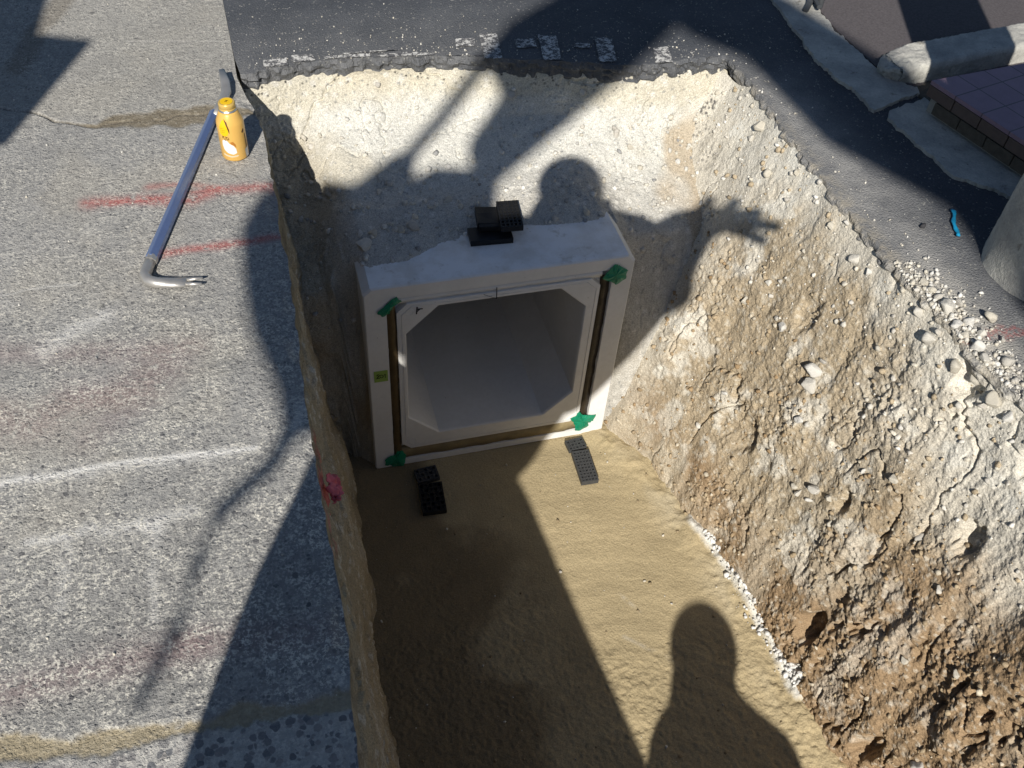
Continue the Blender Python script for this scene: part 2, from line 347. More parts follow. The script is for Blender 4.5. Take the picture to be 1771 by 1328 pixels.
# spray paint
def spray(pts, w, colr, a, thr=-.25, sc=.9):
    global base; a = a*(.72 if colr[0] > .45 and colr[0] < .6 else .5 if colr[0] < .45 else .85)
    d = line_d(P2 + .012*np.stack([n_mid, n_mid], 1), pxl(*pts))
    m = np.exp(-(d/w)**2)*a*sst(thr-.25, thr+.35, n_f*sc + n_ff*.5 + .25)
    base = mixc(base, colr, np.clip(m, 0, .95))
RED = [.46, .075, .065]
spray([(150, 352), (240, 344), (330, 348), (370, 332), (468, 322)], .020, RED, .75); spray([(255, 325), (330, 315), (375, 325)], .012, RED, .55); spray([(190, 352), (280, 340), (375, 326)], .010, RED, .6)
spray([(285, 436), (360, 426), (440, 414), (480, 408)], .015, RED, .85)
PUR = [.24, .115, .12]
spray([(0, 720), (60, 735), (120, 690), (200, 680), (280, 640)], .05, PUR, .55); spray([(0, 610), (130, 612), (250, 605), (330, 598)], .035, PUR, .5); spray([(160, 690), (250, 690), (150, 760)], .04, PUR, .35)
spray([(-20, 1205), (80, 1175), (180, 1150), (260, 1130), (330, 1120)], .035, PUR, .6); spray([(330, 1115), (480, 1100), (560, 1090)], .03, PUR, .45)
WHT = [.74, .73, .71]
spray([(-30, 842), (0, 838), (130, 815), (240, 797), (340, 786), (440, 776)], .0065, WHT, 1.15, -.6); spray([(-30, 838), (120, 822), (300, 796), (400, 782)], .014, WHT, .5, -.3)
spray([(48, 938), (90, 930), (130, 918), (165, 908)], .011, WHT, .8, -.2); spray([(190, 918), (260, 900), (330, 884)], .014, WHT, .6, -.2); spray([(250, 905), (270, 915)], .016, WHT, .6, -.2)
spray([(122, 925), (108, 1000), (98, 1060)], .010, WHT, .38, -.2); spray([(268, 915), (263, 1000), (262, 1075)], .009, WHT, .38, -.2)
spray([(80, 605), (130, 570), (180, 545)], .026, WHT, .55, -.2); spray([(510, 745), (525, 700)], .012, WHT, .5, -.1); spray([(-10, 510), (60, 500), (140, 488)], .003, WHT, .5, -.4)
spray([(585, 1180), (575, 1150)], .012, WHT, .4, -.1)
pat = np.clip(1-.9*jm-.6*mud*sst(-.62, -.40, P2[:, 0]), 0, 1); base = np.concatenate([base, pat[:, None]], 1)
hgt = -.006*crack - .0035*jm + .0016*n_mid*sst(2.6, 2.4, P2[:, 1]) + .0009*n_f - .004*mud*.4
base[:, :3] = mixc(base[:, :3], [.07, .065, .06], crack*.7)
ed = (edge_x(P2[:, 1])-P2[:, 0])
rag = sst(.03, .0, ed)*np.maximum(0, n_mid+.15); hgt -= .02*rag*(P2[:, 1] < 2.5)
V = np.concatenate([P2, hgt[:, None]], 1)
nv0 = len(V)
extra = []; exq = []
def quad_ext(x0, y0, x1, y1):
    i = nv0+len(extra); extra.extend([(x0, y0, 0), (x1, y0, 0), (x1, y1, 0), (x0, y1, 0)]); exq.append((i, i+1, i+2, i+3))
quad_ext(-40, -40, -.80, 60); quad_ext(-.80, 3.5, .030, 60); quad_ext(-.80, -40, 0, .42)
# broken face of the slab's edge, hanging down from the last column of the grid
nk = 26; top = V.reshape(ny, nx, 3)[:, -1]; kk = np.linspace(0, 1, nk)
face = np.repeat(top[:, None, :], nk, 1); zd = -.20*kk[None, :]
Pf = np.stack([np.zeros((ny, nk)), np.repeat(ys[:, None], nk, 1), np.repeat(zd, ny, 0)], 2).reshape(-1, 3)
fx = (.010*fbm(Pf*16, 4, 91) + .012*kk[None, :].repeat(ny, 0).ravel() + .004*fbm(Pf*60, 3, 93)).reshape(ny, nk)
face[:, :, 0] += fx*np.minimum(1, kk*8)[None, :]; face[:, :, 2] += zd
fc = np.ones((ny*nk, 3), np.float32)*np.array([.25, .213, .145], np.float32)*(1+.5*fbm(Pf*18, 4, 95))[:, None]
fc = mixc(fc, [.45, .41, .33], sst(.25, .6, fbm(Pf*25, 4, 97))*.7)
for q, cc in (((585, 850), [.55, .10, .11]), ((580, 800), [.50, .17, .13]), ((600, 920), [.42, .20, .17]), ((612, 985), [.40, .2, .18])):
    g = G(*q, -.12); fc = mixc(fc, cc, .8*sst(.05, .02, np.abs(Pf[:, 1]-g[1])+.02*fbm(Pf*40, 2, 99))*sst(-.03, -.07, Pf[:, 2]))
allV = np.concatenate([V, np.array(extra), face.reshape(-1, 3)]); cols = np.concatenate([base, np.tile([.26, .255, .245, 1], (len(extra), 1)), np.concatenate([fc, np.full((len(fc), 1), .15)], 1)])
fq = grid_quads(ny, nk, True) + nv0 + len(extra)
me = mesh_np('concrete_pavement', allV, np.concatenate([grid_quads(ny, nx, True), np.array(exq), fq]), cols)
tag(link('concrete_pavement', me, M_conc, smooth=True), kind='structure')

# ------------------------------------------------------------------ asphalt road round the trench
ASPL = [(.036, 2.645), (.134, 2.663), (.29, 2.682), (.426, 2.667), (.6, 2.645), (.755, 2.613), (.875, 2.584), (1.045, 2.531), (1.216, 2.478), (1.413, 2.484), (1.522, 2.482)]
ASPR = [(1.522, 2.482), (1.532, 2.357), (1.521, 2.177), (1.511, 2.101), (1.505, 1.897), (1.498, 1.725), (1.502, 1.612), (1.502, 1.472), (1.498, 1.385), (1.509, 1.278), (1.507, 1.18), (1.52, 1.066), (1.542, .99), (1.55, .6), (1.55, -1.85)]
def jag(pts, step=.006, amp=.009, seed=3):
    out = []
    for a, b in zip(pts, pts[1:]):
        a, b = np.array(a), np.array(b); L = np.linalg.norm(b-a); k = max(1, int(L/step)); n = np.array([-(b-a)[1], (b-a)[0]])/L
        for i in range(k): out.append(tuple(a+(b-a)*i/k)); 
    out = np.array(out+[pts[-1]]); q = np.concatenate([out*1.0, 0*out[:, :1]], 1)
    o2 = out.copy(); o2[:, 0] += amp*fbm(q*28, 3, seed)*1.4; o2[:, 1] += amp*fbm(q*28, 3, seed+50)*1.4
    return [tuple(p) for p in o2]
inner = jag(ASPL, amp=.012) + jag(ASPR, amp=.008, seed=9)[1:] + [(1.55, -1.85), (.004, -1.85)]
outline = [(.035, 60)] + [(.0315, 3.5), (.034, 2.74)] + inner + [(.004, -40), (60, -40), (60, 60)]
from mathutils.geometry import delaunay_2d_cdt
dv, _, df, _, _, _ = delaunay_2d_cdt([Vector(p) for p in outline], [], [list(range(len(outline)))], 1, 1e-7)
bm = bmesh.new(); tv = [bm.verts.new((p[0], p[1], -.001)) for p in dv]
for f in df: bm.faces.new([tv[i] for i in f])
nI = len(inner); rows = [[bm.verts.new((p[0], p[1], -.001)) for p in inner]]
for r in range(1, 7):
    row = []
    for i, p in enumerate(inner):
        z = (-.062 if i < len(jag(ASPL)) else -.045)*r/6; w = .010*vnoise(np.array([[p[0]*60, p[1]*60, z*90]]), 5)[0] + (.004 if r < 3 else -.002*(r-2))
        dirx = (0, -1) if i < len(jag(ASPL)) else (-1, 0)
        row.append(bm.verts.new((p[0]+dirx[0]*w, p[1]+dirx[1]*w, z-.001)))
    rows.append(row)
for a, b in zip(rows, rows[1:]):
    for i in range(nI-1): bm.faces.new((a[i], a[i+1], b[i+1], b[i]))
tag(link('asphalt_road', bm_mesh('asphalt_road', bm), M_asph), kind='structure')
marks = [[(787, 67), (820, 65), (824, 79), (789, 80)], [(829, 58), (860, 58), (869, 100), (838, 101)], [(890, 68), (925, 66), (928, 81), (893, 82)], [(930, 60), (962, 62), (972, 103), (940, 104)],
         [(992, 73), (1022, 75), (1020, 83), (993, 81)], [(1028, 65), (1058, 66), (1067, 106), (1037, 106)], [(1130, 82), (1155, 80), (1164, 107), (1134, 108)], [(455, 104), (496, 99), (498, 112), (456, 116)],
         [(503, 95), (540, 94), (546, 104), (506, 108)], [(560, 97), (640, 91), (641, 98), (562, 101)], [(650, 95), (700, 90), (752, 91), (750, 95), (653, 98)], [(770, 96), (835, 96), (830, 97), (770, 96.5)], [(590, 92), (640, 87), (700, 86), (590, 94)]]
bm = bmesh.new()
for mk in marks:
    pts = []
    for i in range(len(mk)):
        a, b = np.array(mk[i], float), np.array(mk[(i+1) % len(mk)], float)
        for k in range(6): q = a+(b-a)*k/6 + rng.normal(0, .5, 2); pts.append(G(*q, .003))
    f = bm.faces.new([bm.verts.new(p) for p in pts]); bmesh.ops.triangulate(bm, faces=[f])
tag(link('road_marking', bm_mesh('road_marking', bm), M_paint), kind='structure')

# ------------------------------------------------------------------ the excavated earth: left face, end bank, right bank
def soil_h(P, amp=1.0, seed=0, stretch=(1, 1, 1)):
    Q = P*np.array(stretch)
    big = fbm(Q*3.2, 4, seed+1); lum = fbm(Q*13, 4, seed+2, .6)
    w1 = worley(P*17+.6*lum[:, None], seed+3); w2 = worley(P*46+.4*lum[:, None], seed+4); w3 = worley(P*105, seed+5)
    rid = np.abs(fbm(Q*7+3.1*0, 4, seed+6)); crack = sst(.05, .0, rid)*sst(-.1, .3, fbm(P*5, 2, seed+7))
    rid2 = np.abs(fbm(Q*19, 3, seed+8)); crack2 = sst(.06, .0, rid2)*sst(-.1, .25, fbm(P*9, 2, seed+9))
    fine = fbm(P*160, 3, seed+10, .7)
    cl = sst(.0, .35, w1[1]-w1[0])*(.4+.6*w1[2]); cs = np.maximum(0, .75-w2[0])*(w2[2] > .35); ct = np.maximum(0, .7-w3[0])*(w3[2] > .3)
    w0 = worley(Q*6.5+.5*lum[:, None], seed+15, .95); slab = (w0[2]-.5)*sst(.0, .22, w0[1]-w0[0])
    sm = .35+.95*sst(-.22, .28, fbm(P*4.1, 3, seed+14))            # smooth clay here, broken lumps there
    h = .046*big + .013*lum + .009*slab + sm*(.004*cl + .0055*cs + .0045*ct + .007*fbm(P*42, 4, seed+16, .65)) - .024*crack - .008*crack2*sm + .0042*fine
    return h*amp, dict(big=big, lum=lum, w1=w1, w2=w2, w3=w3, fine=fine, crack=crack)
# right bank
RB = np.array([(1.05, 2.75), (1.06, 2.05), (1.075, 1.938), (1.145, 1.783), (1.186, 1.622), (1.243, 1.42), (1.261, 1.199), (1.285, 1.013), (1.292, .881), (1.31, .5), (1.33, -2)])
RT = np.array(ASPR[:-1] + [(1.55, -2)]); RT = np.concatenate([[(1.522, 2.75)], RT])
yu = np.concatenate([np.linspace(-1.9, .30, 40)[:-1], np.linspace(.30, 2.74, 690)]); nv = 372; vv = np.linspace(0, 1, nv); nu = len(yu)
xt = np.interp(-yu, -RT[:, 1], RT[:, 0])+.004; xb = np.interp(-yu, -RB[:, 1], RB[:, 0])
prof = vv**1.0; bul = .055*np.sin(np.pi*vv)-.012*np.sin(2*np.pi*vv); zf = sst(2.3, 2.42, yu)
zz = -.012 + (-D-.03+.012)*vv
X = xt[:, None]+(xb-xt)[:, None]*prof[None, :] - bul[None, :]*.5 - .24*sst(0, .5, vv)[None, :]*(np.clip((yu-2.12)/.45, 0, 1)**2)[:, None]
P = np.stack([X, np.repeat(yu[:, None], nv, 1), zz[None, :]-.04*(zf[:, None]*(1-vv)[None, :]**4)], 2).reshape(-1, 3)
N = grid_normals(P, nu, nv); N *= np.sign(-N[:, :1]+.3*N[:, 2:3])
vz = np.repeat(vv[None, :], nu, 0).ravel()
h, q = soil_h(P, 1.0, 100, (1.25, 1.25, .55))
far = sst(1.75, 2.25, P[:, 1] + .25*q['big'])                     # the whiter, smoother far end
rough = 1 - .55*far - .35*sst(.55, .95, vz)*sst(1.1, 1.7, P[:, 1])
near = sst(1.35, .7, P[:, 1]); h = h*.80*(rough + .65*near*sst(.2, .6, vz))
pits = worley(P*np.array([6.5, 6.5, 4.2]), 140); pit = (pits[2] > .60)*sst(.34, .18, pits[0]+.15*q['lum'])*sst(1.9, 1.0, P[:, 1]); tooth = sst(-.05, .3, fbm(P*2.6, 3, 160))*np.sin((P[:, 1]+.12*P[:, 2]+.01*q['lum'])*2*np.pi/.065); h = h - .065*pit + .0016*tooth
h *= (sst(0, .16, vz)*.7+.3)*(1-.6*sst(2.3, 2.45, P[:, 1]))
Pd = P + N*h[:, None]
c = np.ones((len(P), 3), np.float32)*np.array([.415, .34, .24], np.float32)
redb = sst(.0, .55, vz + .6*q['big'] - .35 + .5*near - .6*far + .25*fbm(P*1.7, 3, 150))
c = mixc(c, [.30, .20, .115], redb*.8)
c = mixc(c, [.45, .40, .32], sst(.1, .5, fbm(P*4, 4, 151))*.6)
white = np.clip(sst(.40, .08, vz + .35*q['big'])*.85*sst(1.45, .95, P[:, 1]) + sst(.16, .0, vz+.12*q['lum'])*.8 + far*.85, 0, 1)
c = mixc(c, [.70, .67, .60], white*.9)
c = mixc(c, [.74, .72, .66], sst(.15, .36, fbm(P*8.5, 4, 152, .65))*(.55+.3*far-.25*redb))
st = (q['w2'][2] > .86)*sst(.55, .35, q['w2'][0]); c = mixc(c, [.62, .57, .48], st*(.5-.3*near))
st3 = (q['w3'][2] > .78)*sst(.6, .4, q['w3'][0]); c = mixc(c, [.62, .58, .50], st3*.5)
foot = sst(.80, .90, vz+.04*q['lum'])*sst(1.25, 1.7, P[:, 1]); c = mixc(c, [.50, .44, .34], foot*.6)
gd = sst(.0, .3, fbm(P*9, 3, 153))*sst(.22, .06, np.abs(vz-.10))*sst(2.15, 2.35, P[:, 1])*sst(2.6, 2.4, P[:, 1]); c = mixc(c, [.07, .07, .075], gd*.9*(q['w3'][2] > .55)*sst(.65, .45, q['w3'][0]))
c *= (1+.16*q['lum']+.14*q['fine'])[:, None]
bank_y = yu; bank_P, bank_N = Pd.reshape(nu, nv, 3), N.reshape(nu, nv, 3)
def bank_at(y, v):
    i = min(len(bank_y)-1, int(np.searchsorted(bank_y, y))); j = int(v*(bank_P.shape[1]-1)); return bank_P[i, j], bank_N[i, j]
tag(link('trench_bank', mesh_np('trench_bank', Pd, grid_quads(nu, nv, True), c), M_soil, smooth=True), kind='structure')

# end bank, above and beside the culvert
nu, nv = 520, 330; xu = np.linspace(-.02, 1.62, nu); vv = np.linspace(0, 1, nv)
pa = np.array([(0, 2.66, -.045), (.30, 2.55, -.17), (.55, 2.34, -.255), (.78, 2.13, -.290), (.88, 2.06, -.50), (1, 2.03, -1.15)])
pb = np.array([(0, 2.66, -.045), (.30, 2.565, -.25), (.55, 2.44, -.34), (.78, 2.10, -.40), (.88, 2.06, -.72), (1, 2.06, -1.15)])
pc = np.array([(0, 2.66, -.045), (.30, 2.50, -.19), (.55, 2.30, -.28), (.78, 2.11, -.36), (.88, 1.99, -.65), (1, 1.93, -1.15)])
def ev(p): return np.stack([np.interp(vv, p[:, 0], p[:, 1]), np.interp(vv, p[:, 0], p[:, 2])], 1)
A, B, Cc = ev(pa), ev(pb), ev(pc)
wb = sst(.30, .16, xu)[:, None, None]; wc = sst(1.0, 1.14, xu)[:, None, None]
YZ = A[None]*(1-wb)*(1-wc) + B[None]*wb + Cc[None]*wc
YZ[:, :, 0] -= (.075*sst(.62, .30, xu))[:, None]*sst(.5, .75, vv)[None, :]*(1-wb[:, :, 0])
ytop = np.interp(xu, [p[0] for p in ASPL], [p[1] for p in ASPL])+.012 - 2.66
YZ[:, :, 0] += ytop[:, None]*np.clip(1-vv/.5, 0, 1)[None, :]
sm = YZ.copy()
for _ in range(14): sm[:, 1:-1] = (sm[:, :-2]+sm[:, 1:-1]*2+sm[:, 2:])/4
P = np.stack([np.repeat(xu[:, None], nv, 1), sm[:, :, 0], sm[:, :, 1]], 2).reshape(-1, 3); N = grid_normals(P, nu, nv); N *= np.sign(N[:, 2:3]+1e-6)
vz = np.repeat(vv[None, :], nu, 0).ravel()
h, q = soil_h(P, 1.0, 300, (1, 1, .8))
amp = .34+.25*sst(.35, .1, vz)*sst(.5, .1, P[:, 0]+.2*q['big']) + .35*wb.ravel().repeat(nv)
Pd = P + N*((h*amp)*(sst(0, .03, vz)*.9+.1))[:, None]
inb = (P[:, 0] > .24)*(P[:, 0] < 1.06)*(vz > .45)
Pd[:, 2] -= np.where(inb, .006*sst(.6, .78, vz), 0)
gap = sst(.045, .012, np.abs(Pd[:, 0]-.232))*sst(2.14, 2.04, Pd[:, 1]); Pd[:, 2] -= .30*gap
c = np.ones((len(P), 3), np.float32)*np.array([.60, .59, .55], np.float32)
yb = sst(.26, .12, vz + .07*q['big'] + .04*q['lum']); c = mixc(c, [.55, .50, .39], yb*.65)
c = mixc(c, [.50, .43, .30], sst(.1, .5, fbm(P*5, 4, 351))*.35)
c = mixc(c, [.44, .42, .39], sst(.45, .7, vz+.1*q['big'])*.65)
st = (q['w2'][2] > .7)*sst(.55, .35, q['w2'][0]); c = mixc(c, [.70, .68, .64], st*.5); st = (q['w3'][2] < .10)*sst(.5, .3, q['w3'][0]); c = mixc(c, [.18, .19, .20], st*.55)
bl = (q['w3'][2] > .9)*sst(.5, .3, q['w3'][0])*sst(.16, .02, vz); c = mixc(c, [.03, .03, .032], bl*.9)
lf = sst(.30, .16, P[:, 0]+.05*q['big'])*sst(.12, .3, vz); c = mixc(c, [.42, .37, .28], lf*.8)
rt = sst(.35, .6, fbm(P*3.5, 3, 353)+.6*sst(1.15, 1.45, P[:, 0]))*sst(.2, .35, vz); c = mixc(c, [.40, .30, .18], rt*.6)
c *= (1+.12*q['lum']+.12*q['fine'])[:, None]
end_x = xu; end_P, end_N = Pd.reshape(nu, nv, 3), N.reshape(nu, nv, 3)
def end_at(x, v):
    i = min(len(end_x)-1, max(0, int(np.searchsorted(end_x, x)))); j = int(v*(end_P.shape[1]-1)); return end_P[i, j], end_N[i, j]
eq = grid_quads(nu, nv, True); hid = (Pd[:, 0] > .262)*(Pd[:, 0] < 1.05)*(Pd[:, 2] < -.36); eq = eq[~hid[eq].all(1)]   # nothing inside the culvert
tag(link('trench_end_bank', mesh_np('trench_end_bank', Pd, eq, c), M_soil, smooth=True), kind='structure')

# left face under the slab
yu = np.concatenate([np.linspace(-1.9, .4, 30)[:-1], np.linspace(.4, 2.72, 400)]); nu, nv = len(yu), 200; vv = np.linspace(0, 1, nv)
xt = edge_x(yu)-.014; xb = np.interp(yu, [-2, .5, 1.2, 1.9, 2.7], [.11, .115, .135, .16, .16])
zz = -.03+(-D-.03+.03)*vv
X = xt[:, None]+(xb-xt)[:, None]*(vv**.7)[None, :]
P = np.stack([X, np.repeat(yu[:, None], nv, 1), np.repeat(zz[None, :], nu, 0)], 2).reshape(-1, 3); N = grid_normals(P, nu, nv); N *= np.sign(N[:, :1])
h, q = soil_h(P, .8, 500); Pd = P + N*h[:, None]
c = np.ones((len(P), 3), np.float32)*np.array([.34, .292, .205], np.float32); c = mixc(c, [.42, .39, .33], sst(0, .5, fbm(P*6, 4, 551))*.55)
st = (q['w2'][2] > .75)*sst(.55, .35, q['w2'][0]); c = mixc(c, [.55, .52, .46], st*.6); c *= (1+.2*q['lum'])[:, None]
tag(link('trench_side', mesh_np('trench_side', Pd, grid_quads(nu, nv, True), c), M_soil, smooth=True), kind='structure')
# near end, behind the camera
me = mesh_np('trench_near_end', [(-.1, -1.83, -.001), (1.7, -1.83, -.001), (1.7, -1.80, -1.2), (-.1, -1.80, -1.2)], [(0, 1, 2, 3)], np.tile([.3, .23, .14], (4, 1)))
tag(link('trench_near_end', me, M_soil), kind='structure')

# sand bedding on the trench floor
yu = np.concatenate([np.linspace(-1.9, .5, 30)[:-1], np.linspace(.5, 2.1, 360)]); xu = np.linspace(-.05, 1.62, 380); nu, nv = len(yu), len(xu)
P = np.stack([np.repeat(xu[None, :], nu, 0), np.repeat(yu[:, None], nv, 1), np.full((nu, nv), -D)], 2).reshape(-1, 3)
big = fbm(P*2.5, 4, 601); mid = fbm(P*16, 4, 602); fine = fbm(P*75, 3, 603, .7); fin2 = fbm(P*150, 2, 604, .7)
ctr = np.array([.72, .55]); rad = np.linalg.norm((P[:, :2]-ctr)*np.array([1.0, .9]), axis=1) + .05*big; ang = np.arctan2(P[:, 1]-ctr[1], P[:, 0]-ctr[0])
arc = vnoise(np.stack([rad*26, ang*1.1, 0*rad], 1), 605) + .5*vnoise(np.stack([rad*70, ang*1.6, 0*rad], 1), 606)
gran = sst(-.15, .35, fbm(P*3.1, 3, 607) + .5*sst(1.4, .7, P[:, 1]) - .35*sst(1.2, 1.7, P[:, 1]))
h = .008*big + .0011*arc*(1-.6*gran) + .0022*mid + (.0012+.0048*gran)*(fine+.5*fin2)
rim = sst(.16, .0, np.interp(-P[:, 1], -RB[:, 1], RB[:, 0])-P[:, 0]); h = h + .03*rim*(.6+.6*mid)
c = np.ones((len(P), 3), np.float32)*np.array([.42, .342, .210], np.float32)
c *= (1+.13*big+.05*arc+.10*fine*gran+.07*mid)[:, None]
c = mixc(c, [.12, .085, .05], sst(.1, .5, fbm(P*4, 4, 608)+.75*sst(.66, .25, P[:, 0]))*.6*sst(.78, .50, P[:, 0]+.12*big))  # darker brown sand towards the left: deeper shade put into the colour
c = mixc(c, [.52, .46, .34], rim*.55*sst(-.1, .4, fbm(P*7, 3, 609)))
for a, b in (((1070, 1025), (1105, 1055)), ((1080, 1100), (1160, 1140))):
    d, _ = seg_d(P[:, :2], G(*a, -D), G(*b, -D)); c = mixc(c, [.55, .52, .46], .38*sst(.013, .0, d+.006*mid+.005*fine)*sst(-.3, .4, fine+mid))
wl_ = [G(*p, -D)[:2] for p in [(1205, 908), (1240, 945), (1280, 1005), (1310, 1055), (1340, 1105), (1362, 1152), (1382, 1195)]]
dw = line_d(P[:, :2] + .012*np.stack([mid, mid], 1), wl_); wm = sst(.044, .026, dw + .010*fine + .016*mid); c = mixc(c, [.68, .67, .63], wm*.9); h = h + wm*(.012+.008*np.maximum(0, fine)+.006*mid)
V = P.copy(); V[:, 2] += h
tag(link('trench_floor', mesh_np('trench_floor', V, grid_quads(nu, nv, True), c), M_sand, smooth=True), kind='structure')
floor_h = h.reshape(nu, nv); floor_y, floor_x = yu, xu
def floor_z(x, y): return -D + floor_h[min(len(floor_y)-1, int(np.searchsorted(floor_y, y))), min(len(floor_x)-1, int(np.searchsorted(floor_x, x)))]

# ------------------------------------------------------------------ stones
def ico(sub):
    bm = bmesh.new(); bmesh.ops.create_icosphere(bm, subdivisions=sub, radius=1); bm.verts.ensure_lookup_table()
    V = np.array([v.co[:] for v in bm.verts]); Fc = np.array([[v.index for v in f.verts] for f in bm.faces]); bm.free(); return V, Fc
IC = {k: ico(k) for k in (1, 2, 3)}
def stone_v(V, size, seed):
    r = np.random.default_rng(seed); s = r.uniform(.65, 1.2, 3)*size
    dirs = r.normal(size=(9, 3)); dirs /= np.linalg.norm(dirs, axis=1)[:, None]; W = V.copy()
    for d in dirs:                                    # shave flat facets
        o = r.uniform(.45, .80); k = W@d - o; W = W - np.maximum(k, 0)[:, None]*d*.97
    W = W*(1+.10*fbm(V*2.2+seed*3.7, 3, seed % 97))[:, None]
    a = r.normal(size=(3, 3)); qm, _ = np.linalg.qr(a); return (W*s)@qm.T
def stones_stuff(name, items, sub=1, mat=None):       # items: (pos, size, colour)
    V0, F0 = IC[sub]; n = len(V0); VV = []; CC = []; var = [stone_v(V0, 1.0, 900+i) for i in range(24)]
    for i, (p, s, cc) in enumerate(items):
        a = rng.uniform(0, 6.28); cs, sn = math.cos(a), math.sin(a); R = np.array([[cs, -sn, 0], [sn, cs, 0], [0, 0, 1]])
        VV.append(var[i % 24]@R.T*s+p); CC.append(np.tile(cc, (n, 1)))
    FF = (F0[None]+(np.arange(len(items))*n)[:, None, None]).reshape(-1, 3)
    return link(name, mesh_np(name, np.concatenate(VV), FF, np.concatenate(CC)), mat or M_white_stone)
def pick(cols): c0 = np.array(cols[rng.integers(len(cols))]); return c0*rng.uniform(.82, 1.12)
PALE = [(.66, .63, .57), (.60, .56, .48), (.70, .68, .64), (.55, .52, .47)]; GREYS = [(.46, .45, .43), (.55, .53, .49), (.34, .34, .34), (.62, .60, .55), (.60, .57, .5)]
it = []
for _ in range(1500):                                 # gravel lying on the end bank, denser low down
    x = rng.uniform(.0, 1.5); v = min(.82, max(.02, rng.beta(2.2, 1.6)*.84)); p, n = end_at(x, v)
    if rng.random() > .25+.75*v/.8: continue
    s = .0025+.012*rng.random()**4; it.append((p+n*s*.15, s, pick(PALE+GREYS if v > .35 else PALE)))
tag(stones_stuff('gravel', it), 'loose pale gravel scattered over the bank behind the culvert', 'gravel', kind='stuff')
it = []
for _ in range(3000):
    y = rng.uniform(.3, 2.6); v = rng.uniform(.01, .99); p, n = bank_at(y, v); s = .003+.009*rng.random()**3
    if v > .5 and y < 1.3 and rng.random() < .5: continue
    it.append((p+n*s*.2, s, pick([(.56, .50, .40), (.42, .33, .22), (.36, .27, .17), (.42, .33, .22), (.46, .37, .25), (.34, .24, .14)] if v > .3 else PALE+[(.45, .37, .26)]*2)))
tag(stones_stuff('bank_crumbs', it), 'small crumbs of stone and clay stuck in the brown bank', 'crumbs', kind='stuff')
it = []
for _ in range(1500):                                 # crumbs on the asphalt rim and the road
    a = rng.random()
    if a < .62: y = rng.uniform(.85, 1.46); x = np.interp(-y, -RT[:, 1], RT[:, 0])+abs(rng.normal(0, .045)); s = .002+.008*rng.random()**2.5
    elif a < .72: y = rng.uniform(1.3, 2.5); x = np.interp(-y, -RT[:, 1], RT[:, 0])+abs(rng.normal(0, .07)); s = .0015+.004*rng.random()**3
    else: x = rng.uniform(.05, 1.6); y = np.interp(x, [p[0] for p in ASPL], [p[1] for p in ASPL])+abs(rng.normal(0, .12)); s = .0012+.003*rng.random()**3
    it.append((np.array([x, y, s*.3]), s, pick(PALE)))
for _ in range(260): x = rng.uniform(-.6, .05); y = rng.uniform(.5, 3.2); s = .0012+.003*rng.random()**4; it.append((np.array([x, y, s*.3]), s, pick(PALE+GREYS)))
for _ in range(420):
    x = rng.uniform(.12, 1.3); y = rng.uniform(.55, 1.9); s = .0012+.007*rng.random()**6; it.append((np.array([x, y, floor_z(x, y)+s*.3]), s, pick(PALE+[(.34, .27, .17)]*6)))
tag(stones_stuff('grit', it), 'fine pale grit strewn over the road edge and slab', 'grit', kind='stuff')
it = []                                               # broken white chippings along the foot of the bank
line = [(1222, 925), (1240, 940), (1280, 1000), (1310, 1050), (1340, 1100), (1362, 1150), (1380, 1190)]
for _ in range(1500):
    k = rng.random()*(len(line)-1); i = int(k); a, b = np.array(line[i], float), np.array(line[i+1], float); wd = 4+8*min(1, k/2.5)*(.3+.7*min(1, (len(line)-1-k)/2))
    g = G(*(a+(b-a)*(k-i)+rng.normal(0, wd, 2)*np.array([1, .5])), -D+.015); s = .0015+.011*rng.random()**4
    it.append((np.array([g[0], g[1], floor_z(g[0], g[1])+s*.4+.004*rng.random()]), s, np.array([.74, .73, .71])*rng.uniform(.85, 1.08)))
tag(stones_stuff('white_chippings', it), 'strip of crushed white stone along the foot of the brown bank', 'chippings', kind='stuff')

SM = []
for i in range(10):
    V0, F0 = IC[3]; W = stone_v(V0, 1.0, 40+i); W *= (1+.05*fbm(V0*7, 2, i))[:, None]; cc = np.tile(np.array(PALE[i % 4])*1.02, (len(W), 1))*(1+.15*fbm(V0*3, 3, i+5))[:, None]
    SM.append(mesh_np('stone', W, F0, cc))
for m in SM: m.materials.append(M_white_stone)
def put_stone(p, size, label, group, k=None):
    o = bpy.data.objects.new('stone', SM[(k if k is not None else rng.integers(10)) % 10]); COL.objects.link(o)
    o.location = p; o.scale = np.array([1, 1, 1])*size*rng.uniform(.85, 1.15, 3); o.rotation_euler = rng.uniform(0, 6.28, 3)
    return tag(o, label, 'stone', group)
def bank_px(px, py):
    d = np.linalg.norm(np.cross(bank_P.reshape(-1, 3)-EYE, ray(px, py)), axis=1); i = int(np.argmin(d)); return bank_P.reshape(-1, 3)[i], bank_N.reshape(-1, 3)[i]
def end_px(px, py):
    d = np.linalg.norm(np.cross(end_P.reshape(-1, 3)-EYE, ray(px, py)), axis=1); i = int(np.argmin(d)); return end_P.reshape(-1, 3)[i], end_N.reshape(-1, 3)[i]
